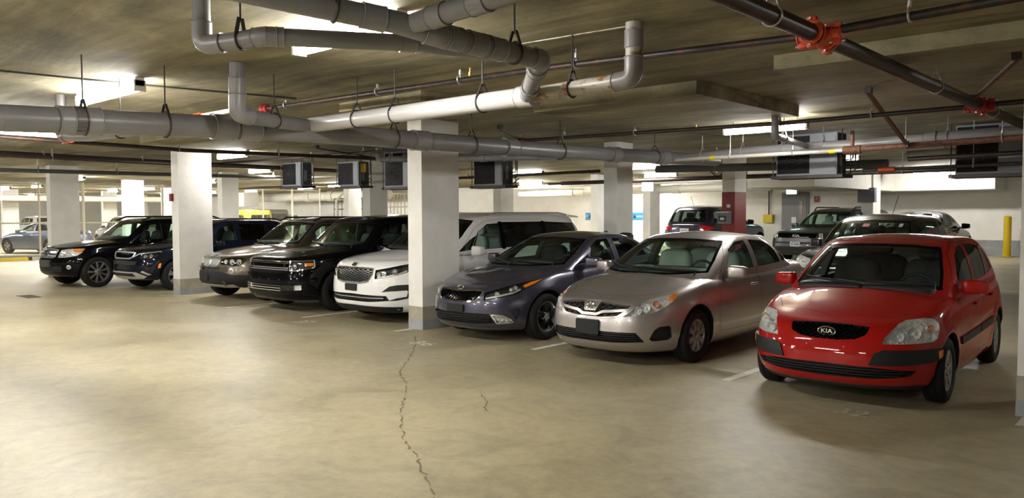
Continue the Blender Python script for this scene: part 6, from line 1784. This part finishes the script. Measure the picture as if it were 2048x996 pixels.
# ------------------------------------------------- black off-roader at far left
def black_suv():
    R = .365
    sp = dict(L=4.525, W=1.84, R=R, Ra=.42, axles=(.82, 3.575),
        low=dict(fr=[(.16, .27), (.06, .32), (.0, .42), (.0, .56), (.015, .66), (.035, .75), (.065, .85), (.11, .92), (.19, .955)],
                 sd=[(.83, 0), (.88, .08), (.905, .28), (.92, .48), (.915, .66), (.90, .82), (.87, .94), (.81, 1.0)],
                 re=[(4.42, .30), (4.49, .40), (4.52, .55), (4.52, .75), (4.50, .90), (4.48, 1.0), (4.46, 1.05), (4.45, 1.07)],
                 zs=[(.19, .955), (.5, .975), (.9, 1.02), (1.3, 1.045), (2.0, 1.05), (3.4, 1.065), (4.45, 1.07)],
                 zc=[(.19, .955), (.5, 1.02), (.85, 1.065), (1.3, 1.10), (2.0, 1.10), (4.45, 1.07)],
                 Df=.75, Dr=.35, nf=3.3, mf=2.0, nr=5, hood=creased(.45, .15, .25, 1.1, .014)),
        gh=dict(fr=[(1.22, 1.0), (1.34, 1.09), (1.62, 1.31), (1.86, 1.48), (2.02, 1.56)],
                sd=[(.86, 0), (.85, .12), (.825, .4), (.785, .66), (.735, .86), (.69, .96), (.62, 1.0)],
                re=[(4.49, 1.0), (4.46, 1.08), (4.36, 1.32), (4.26, 1.50), (4.18, 1.59)],
                zs=[(2.02, 1.56), (2.4, 1.61), (3.4, 1.615), (4.18, 1.59)],
                zc=[(2.02, 1.56), (2.35, 1.628), (2.8, 1.65), (3.5, 1.645), (4.18, 1.59)], Df=.42, Dr=.3, nf=4, nr=4.5, NS=34))
    c = Car('suv', 'black off-roader with a star grille and nine spoke wheels, leftmost parked car', 'car', (-20.56, 6.36, 0), math.radians(4), sp, 'paint_black')
    fx, fy = c.fx, c.fy
    g = [(fx(-.46), .90), (fx(-.2), .915), (fx(.2), .915), (fx(.46), .90), (fx(.42), .745), (fx(.3), .715), (fx(-.3), .715), (fx(-.42), .745)]
    p = c.pocket(g, .05); gr = c.part('grille', p.surf(-.046), 'trim_dark')
    for z in (.765, .845): c.part('grille_bar', c.bar([(fx(-.42), z), (0, z), (fx(.42), z)], .026, .006, -.03), 'chrome_dull', gr)
    c.part('grille_frame', c.frame(g, .010, .006, -.03), 'chrome_dull')
    y = c.onwrap([(0, .81)])[0][0][1]-.02
    b = c.emblem_ring((0, y, .81), .10, .10, .010, 'chrome', fill='trim_dark')
    m2 = MB()
    for k in range(3):
        a = math.pi/2+k*2*math.pi/3; m2.bar((0, y-.006, .81), (.098*math.cos(a), y-.004, .81+.098*math.sin(a)), .02, .012)
    m2.build('emblem_star', 'chrome', b)
    h = [(fx(.50), .72), (fx(.56), .90), (fx(.70), .92), (fy(.40), .93), (fy(.54), .925), (fy(.46), .83), (fy(.36), .765), (fx(.70), .73)]
    c.lamp('headlight', h, .07, 'lamp_silver', [(fx(.60), .80, .05, 'chrome'), (fx(.72), .82, .055, 'chrome')], [(fy(.30), .865), (fy(.30), .92), (fy(.50), .92), (fy(.44), .86)])
    lo = [(fx(-.62), .55), (fx(.62), .55), (fx(.60), .40), (fx(-.60), .40)]
    p = c.pocket(lo, .05); c.part('lower_grille', p.surf(-.046), 'black_plastic')
    P, N = c.onwrap([(fx(.74), .50)])
    for sg in (1, -1):
        for r_, m_, dd in ((.052, 'chrome', 0), (.036, 'glass_bulb', .008)):
            v, f = lathe_data([(r_, 0), (r_*.95, .012), (r_*.5, .014), (.001, .014)], 20, 'z')
            M4 = Matrix.Translation(Vector(P[0])+Vector((0, -dd, 0))) @ Vector((N[0][0], N[0][1], 0)).to_track_quat('Z', 'Y').to_matrix().to_4x4()
            c.part('fog_lamp', c._mir(([M4 @ Vector(a) for a in v], f), sg < 0), m_)
    c.plate(-.26, .26, .50, .66, 'grey_plastic')
    c.window('windshield', [(-.785, 1.115), (-.4, 1.09), (0, 1.083), (.4, 1.09), (.785, 1.115), (.75, 1.29), (.69, 1.47), (.655, 1.535), (.3, 1.56), (0, 1.565), (-.3, 1.56), (-.655, 1.535), (-.69, 1.47), (-.75, 1.29)], 'f', 'glass_green', .035)
    c.window('front_window', [(1.80, 1.085), (2.46, 1.09), (2.46, 1.52), (2.18, 1.51), (1.98, 1.40)], 'x', 'glass_green', .02)
    c.window('rear_window', [(2.54, 1.09), (3.36, 1.10), (3.38, 1.515), (2.54, 1.525)], 'x', 'glass_green', .02)
    c.window('cargo_window', [(3.46, 1.105), (4.12, 1.12), (4.05, 1.49), (3.48, 1.51)], 'x', 'glass_green', .02)
    c.window('rear_screen', [(-.66, 1.12), (.66, 1.12), (.60, 1.51), (-.60, 1.51)], 'r', 'glass_green', .03)
    c.panel('bonnet', hood_poly(0, 0, [(0, .215), (.40, .27), (.60, .40), (.73, .75), (.79, 1.05), (.80, 1.36), (0, 1.33)])[:-1], 'z', (.91, 1.7))
    c.panel('front_door', [(1.50, .40), (2.50, .40), (2.50, .5), (2.505, 1.56), (2.18, 1.55), (1.94, 1.45), (1.70, 1.25), (1.52, 1.07), (1.46, .6)], 'x', (.46, 1.4), True)
    c.panel('rear_door', [(2.52, .40), (3.18, .40), (3.32, .66), (3.43, .85), (3.43, 1.555), (2.52, 1.56)], 'x', (.46, 1.4), True)
    c.handle(2.36, .93); c.handle(3.28, .94)
    c.mirrors(1.86, 1.05, 1.09, (.12, .085, .085))
    for sg in (1, -1):
        c.part('roof_rail', tube_data(bend([(sg*.64, 2.0, 1.575), (sg*.67, 2.25, 1.665), (sg*.67, 3.95, 1.665), (sg*.65, 4.15, 1.60)], .1), .022, 8), 'black_plastic', smooth=40)
    c.wheels(dict(n=9, rr=.262, wi=.035, wo=.055, mat='rim_silver', back='rim_dark', dish=.014), R, .235)
    c.interior((2.3, 3.2), 'seat_black', (1.72, 1.15, .72), zf=.60)
    c.finish()

# ------------------------------------------------- cars further back: same craft, fewer details
def base_spec(kind, **k):
    if kind == 'suv':
        s = dict(L=4.6, W=1.86, R=.35, Ra=.41, axles=(.88, 3.62),
            low=dict(fr=[(.14, .25), (.05, .31), (0, .42), (0, .58), (.02, .70), (.04, .82), (.08, .90), (.17, .955)],
                     sd=[(.83, 0), (.895, .10), (.92, .35), (.93, .5), (.92, .7), (.89, .88), (.80, 1.0)],
                     re=[(4.45, .28), (4.55, .40), (4.6, .6), (4.58, .8), (4.55, .95), (4.52, 1.04), (4.49, 1.06)],
                     zs=[(.17, .955), (.5, .98), (.9, 1.02), (1.5, 1.045), (3.4, 1.06), (4.49, 1.06)], zc=[(.17, .955), (.5, 1.02), (.9, 1.07), (1.3, 1.10), (2, 1.10), (4.49, 1.06)], Df=.7, Dr=.4, nf=3.6, nr=4.5, NF=14, NS=24, NR=12, NV=16, NC=6),
            gh=dict(fr=[(1.2, 1.0), (1.32, 1.09), (1.68, 1.35), (1.95, 1.51), (2.12, 1.58)], sd=[(.86, 0), (.85, .12), (.82, .4), (.77, .7), (.70, .9), (.60, 1.0)],
                    re=[(4.52, 1.0), (4.48, 1.09), (4.34, 1.36), (4.2, 1.54), (4.1, 1.62)], zs=[(2.12, 1.58), (2.5, 1.63), (3.4, 1.635), (4.1, 1.62)], zc=[(2.12, 1.58), (2.5, 1.67), (3.0, 1.69), (3.6, 1.68), (4.1, 1.62)], Df=.42, Dr=.35, nf=3.8, nr=4.5, NF=12, NS=18, NR=10, NV=14, NC=5))
    else:
        s = dict(L=4.6, W=1.80, R=.32, Ra=.37, axles=(.92, 3.62),
            low=dict(fr=[(.14, .18), (.05, .23), (0, .33), (0, .46), (.02, .57), (.06, .66), (.13, .73), (.24, .765)],
                     sd=[(.81, 0), (.865, .10), (.89, .35), (.90, .5), (.89, .7), (.86, .88), (.77, 1.0)],
                     re=[(4.45, .22), (4.55, .34), (4.6, .52), (4.58, .72), (4.55, .9), (4.50, 1.0), (4.45, 1.02)],
                     zs=[(.24, .765), (.5, .80), (.9, .88), (1.4, .93), (2.8, .965), (4.45, 1.02)], zc=[(.24, .765), (.5, .855), (.9, .93), (1.3, .985), (2, 1.0), (4.45, 1.02)], Df=.85, Dr=.55, nf=3.1, nr=3.5, NF=14, NS=24, NR=12, NV=16, NC=6),
            gh=dict(fr=[(1.05, .90), (1.16, .97), (1.55, 1.17), (1.9, 1.31), (2.12, 1.37)], sd=[(.82, 0), (.80, .15), (.76, .4), (.70, .7), (.63, .9), (.54, 1.0)],
                    re=[(4.25, .93), (4.15, 1.03), (3.86, 1.18), (3.6, 1.30), (3.4, 1.36)], zs=[(2.12, 1.37), (2.5, 1.40), (3.0, 1.395), (3.4, 1.36)], zc=[(2.12, 1.37), (2.5, 1.43), (2.8, 1.45), (3.1, 1.43), (3.4, 1.36)], Df=.5, Dr=.45, nf=3.4, nr=3.4, NF=12, NS=18, NR=10, NV=14, NC=5))
    return s

def back_car(name, label, loc, rz, kind, paint_, glass_='glass_mid', group=None, detail=None, seats='seat_black', tweak=None, wh='rim_silver', lamps=True, rails=False):
    sp = base_spec(kind)
    if tweak: tweak(sp)
    c = Car(name, label, 'car', (loc[0], loc[1], fz(loc[1])+(loc[2] if len(loc) > 2 else 0)), rz, sp, paint_, group)
    fx, fy = c.fx, c.fy
    L = c.L
    if kind == 'suv':
        c.window('windshield', [(-.78, 1.115), (0, 1.085), (.78, 1.115), (.74, 1.32), (.66, 1.51), (.62, 1.555), (0, 1.585), (-.62, 1.555), (-.66, 1.51), (-.74, 1.32)], 'f', glass_, .03)
        c.window('front_window', [(1.80, 1.085), (2.52, 1.09), (2.52, 1.54), (2.25, 1.53), (2.02, 1.41)], 'x', glass_, .02)
        c.window('rear_window', [(2.60, 1.09), (3.42, 1.10), (3.42, 1.53), (2.60, 1.545)], 'x', glass_, .02)
        c.window('cargo_window', [(3.5, 1.11), (4.15, 1.13), (4.0, 1.50), (3.52, 1.53)], 'x', glass_, .02)
        c.window('rear_screen', [(-.66, 1.12), (.66, 1.12), (.58, 1.54), (-.58, 1.54)], 'r', glass_, .03)
        c.panel('bonnet', hood_poly(0, 0, [(0, .20), (.5, .28), (.70, .5), (.79, 1.0), (.80, 1.34), (0, 1.31)])[:-1], 'z', (.90, 1.7))
        c.panel('front_door', [(1.50, .40), (2.55, .40), (2.56, 1.58), (2.22, 1.57), (1.96, 1.47), (1.55, 1.09)], 'x', (.46, 1.4), True)
        c.panel('rear_door', [(2.58, .40), (3.24, .40), (3.47, .85), (3.46, 1.57), (2.58, 1.58)], 'x', (.46, 1.4), True)
        zl = (.72, .90, .33, .52); zh = 1.09
    else:
        c.window('windshield', [(-.74, .985), (0, .955), (.74, .985), (.69, 1.14), (.60, 1.31), (.57, 1.345), (0, 1.375), (-.57, 1.345), (-.60, 1.31), (-.69, 1.14)], 'f', glass_, .03)
        c.window('front_window', [(1.76, .985), (2.56, 1.0), (2.56, 1.345), (2.3, 1.33), (2.05, 1.235)], 'x', glass_, .02)
        c.window('rear_window', [(2.66, 1.005), (3.50, 1.035), (3.38, 1.20), (3.2, 1.30), (2.66, 1.35)], 'x', glass_, .02)
        c.window('rear_screen', [(-.60, 1.06), (.60, 1.06), (.53, 1.30), (-.53, 1.30)], 'r', glass_, .03)
        c.panel('bonnet', hood_poly(0, 0, [(0, .27), (.5, .42), (.68, .7), (.75, 1.05), (.76, 1.24), (0, 1.2)])[:-1], 'z', (.69, 1.5))
        c.panel('front_door', [(1.48, .30), (2.54, .30), (2.61, .5), (2.61, 1.375), (2.28, 1.36), (2.0, 1.27), (1.55, .96)], 'x', (.46, 1.3), True)
        c.panel('rear_door', [(2.56, .30), (3.2, .30), (3.48, .74), (3.60, 1.05), (3.44, 1.23), (3.2, 1.33), (2.63, 1.375), (2.63, .5)], 'x', (.46, 1.3), True)
        zl = (.60, .72, .27, .40); zh = .97
    g = [(fx(-.40), zl[1]), (fx(.40), zl[1]), (fx(.34), zl[0]-.02), (fx(-.34), zl[0]-.02)]
    if lamps:
        p = c.pocket(g, .04); gr = c.part('grille', p.surf(-.036), 'trim_dark')
        for k in range(3): c.part('grille_slat', c.bar([(fx(-.35), zl[0]+(zl[1]-zl[0])*(k+.5)/3), (fx(.35), zl[0]+(zl[1]-zl[0])*(k+.5)/3)], .010, 0, -.03), 'chrome_dark', gr)
        c.lamp('headlight', [(fx(.45), zl[0]), (fx(.47), zl[1]), (fx(.7), zl[1]+.03), (fy(.45), zl[1]+.05), (fy(.35), zl[0]+.06)], .05, 'lamp_silver', [(fx(.6), (zl[0]+zl[1])/2+.01, .045, 'chrome')])
        p = c.pocket([(fx(-.55), zl[3]), (fx(.55), zl[3]), (fx(.6), zl[2]), (fx(-.6), zl[2])], .04); c.part('lower_grille', p.surf(-.036), 'trim_dark')
    c.trim('tail_light', [(c.rx(.55), zl[0]+.12), (c.rx(.55), zl[1]+.16), (fy(L-.42), zl[1]+.18), (fy(L-.36), zl[0]+.16)], 'tail_red', .004, -.02)
    c.mirrors(1.80, zh+.03, None, (.115, .08, .08))
    c.handle(2.40, zh-.15); c.handle(3.30, zh-.14)
    c.wheels(dict(n=5, rr=.21, wi=.07, wo=.09, mat=wh), sp['R'], .215)
    c.interior((2.35, 3.25), seats, (1.65, zh+.05, .70), zf=.55 if kind == 'suv' else .48)
    if rails:
        for sg in (1, -1): c.part('roof_rail', tube_data(bend([(sg*.62, 2.2, 1.60), (sg*.65, 2.4, 1.70), (sg*.65, 3.8, 1.70), (sg*.63, 4.0, 1.62)], .1), .022, 8), 'chrome_dark', smooth=40)
    if detail: detail(c)
    c.finish()
    return c

def rear_cars():
    def d_hatch(c):
        c.plate(-.25, .25, .60, .70, 'black_plastic')
        # rear-view mirror, red permit and white sticker in the windscreen, cream cover on the near corner of the nose
        v, f = superq((.12, .03, .035), (.5, .5), 14, 8); c.part('rear_view_mirror', (xf(v, (0, 1.95, 1.44)), f), 'trim_dark', smooth=True)
        for x, z, w, m_ in ((-.08, 1.47, .06, 'sticker_red'), (.52, 1.47, .03, 'badge_white')):
            p = c.proj([(x-w, z-.03), (x+w, z-.03), (x+w, z+.03), (x-w, z+.03)], 'f'); c.part('sticker', p.surf(-.002), m_)
        c.wiper((.6, 1.13), (0, 1.15)); c.wiper((0, 1.12), (-.6, 1.17))
        c.part('antenna', tube_data([(0, 3.2, 1.68), (.02, 3.5, 2.05)], .006, 6), 'black_plastic')
    back_car('hatchback', 'dark charcoal tall hatchback with stickers in its windscreen, directly behind the red hatchback', (-4.95, 13.75), 0, 'suv', 'paint_charcoal', 'glass_green', detail=d_hatch)
    def d_boxy(c):
        fx, fy = c.fx, c.fy
        c.trim('upper_grille', [(fx(-.66), .905), (fx(.66), .905), (fx(.62), .77), (fx(-.62), .77)], 'black_gloss', .012, -.02, both=False)
        P, N = c.onwrap([(0, .84)])
        c.flat_text('KIA', .10, (0, P[0][1]-.022, .84), 'badge_white', sx=1.5)
        for x in (.72, .78): c.trim('headlight', [(fx(x), .91), (fx(x+.035), .91), (fx(x+.035), .76), (fx(x), .76)], 'lens_white', .014, -.02)
        c.trim('lower_grille', [(fx(-.70), .66), (fx(.70), .66), (fx(.66), .40), (fx(-.66), .40)], 'trim_dark', .006, -.02, both=False)
        c.trim('bumper_bar', [(fx(-.72), .60), (fx(.72), .60), (fx(.72), .52), (fx(-.72), .52)], 'paint_graphite', .02, -.02, both=False)
        o, y = c.plate(-.16, .16, .52, .67, 'plate_white', off=.03, name='number_plate')
        c.flat_text('SY 350R', .075, (0, y-.006, .585), 'plate_ink', o); c.flat_text('BRITISH COLUMBIA', .022, (0, y-.006, .652), 'plate_ink', o)
    mat('lens_white', (.8, .8, .78), .1, 0, 1)
    def t_boxy(s):
        s['W'] = 1.99; s['L'] = 5.0; s['axles'] = (.92, 3.82)
        for q in ('low', 'gh'):
            g = s[q]
            g['sd'] = [(a*1.065, b) for a, b in g['sd']]
            g['re'] = [(a+.4, b) for a, b in g['re']]
            for w in ('zs', 'zc'): g[w] = [(a+(.4 if i == len(g[w])-1 else 0), b) for i, (a, b) in enumerate(g[w])]
        s['low']['Df'] = .5; s['low']['nf'] = 4.5
    back_car('suv', 'grey boxy off-roader with white front plate, facing out below the hung air conditioner', (-9.5, 23.2), math.radians(-8), 'suv', 'paint_graphite', 'glass_green', detail=d_boxy, tweak=t_boxy, lamps=False, rails=True, seats='seat_grey')
    def d_rear(c):
        o, y = c.plate(-.16, .16, .80, .92, 'plate_white', at='r', off=.012, name='number_plate')
        c.flat_text('KE4 59L', .07, (0, y+.004, .86), 'plate_ink', o, face='r')
        c.part('antenna', tube_data([(0, 3.95, 1.66), (0, 4.15, 1.98)], .006, 6), 'black_plastic')
        for sg in (1, -1): c.part('boot_strip', c._mir(c.bar([(c.rx(.2), .97), (c.rx(.35), .97)], .012, .012, -.01), sg < 0), 'chrome')
    def t_rear(s):
        s['L'] = 4.25; s['axles'] = (.85, 3.4)
        for q in ('low', 'gh'):
            g = s[q]
            g['re'] = [(a-.35, b) for a, b in g['re']]
            for w in ('zs', 'zc'): g[w] = [(a-(.35 if i == len(g[w])-1 else 0), b) for i, (a, b) in enumerate(g[w])]
    back_car('suv', 'plum blue small off-roader seen from behind, left of the red column', (-13.15, 27.6), math.pi, 'suv', 'paint_plum', 'glass_mid', detail=d_rear, tweak=lambda s: None)
    back_car('sedan', 'black car behind the charcoal hatchback, its door mirror showing against the back wall', (-6.65, 28.3), math.pi, 'sedan', 'paint_black', 'glass_mid')
    back_car('sedan', 'white car at the right edge, its nose showing beside the pillar', (-3.50, 26.4), math.radians(0), 'sedan', 'paint_white')
    # behind the mesh fence
    back_car('sedan', 'blue grey sedan behind the fence at the left edge', (-42.0, 11.6), math.radians(-70), 'sedan', 'paint_blue', 'glass_green')
    back_car('suv', 'pale grey car farther back behind the fence at the left edge', (-58.5, 17.0), math.radians(-90), 'suv', 'paint_pearl')
    back_car('suv', 'dull grey tall car behind the fence, over the bonnet of the leftmost black car', (-42.6, 16.2), math.radians(-90), 'suv', 'paint_grey')
    def d_jeep(c):
        pass
    def t_jeep(s):
        s['gh']['fr'] = [(1.35, 1.0), (1.42, 1.09), (1.62, 1.45), (1.74, 1.66), (1.82, 1.76)]
        s['gh']['zs'] = [(1.82, 1.76), (2.5, 1.79), (3.4, 1.79), (4.35, 1.78)]; s['gh']['zc'] = [(1.82, 1.76), (2.5, 1.81), (3.4, 1.82), (4.35, 1.78)]
        s['gh']['re'] = [(4.52, 1.0), (4.5, 1.09), (4.46, 1.4), (4.42, 1.66), (4.35, 1.78)]
        s['gh']['sd'] = [(.86, 0), (.85, .12), (.84, .4), (.82, .7), (.80, .9), (.76, 1.0)]
    back_car('off_roader', 'yellow boxy off-roader behind the fence, above the black wagon roof', (-44.4, 23.3), math.radians(-90), 'suv', 'paint_yellow', 'glass_mid', tweak=t_jeep)
    back_car('off_roader', 'grey boxy off-roader behind the fence next to the yellow one', (-46.3, 25.6), math.radians(-90), 'suv', 'paint_grey', 'glass_dark', tweak=t_jeep)
    back_car('sedan', 'white sedan behind the fence right of the boxy off-roaders', (-47.8, 27.9), math.radians(-90), 'sedan', 'paint_white', 'glass_green')

for fn in (red_hatchback, silver_sedan, slate_sedan, white_van, black_wagon, bronze_suv, navy_suv, black_suv, rear_cars):
    fn()
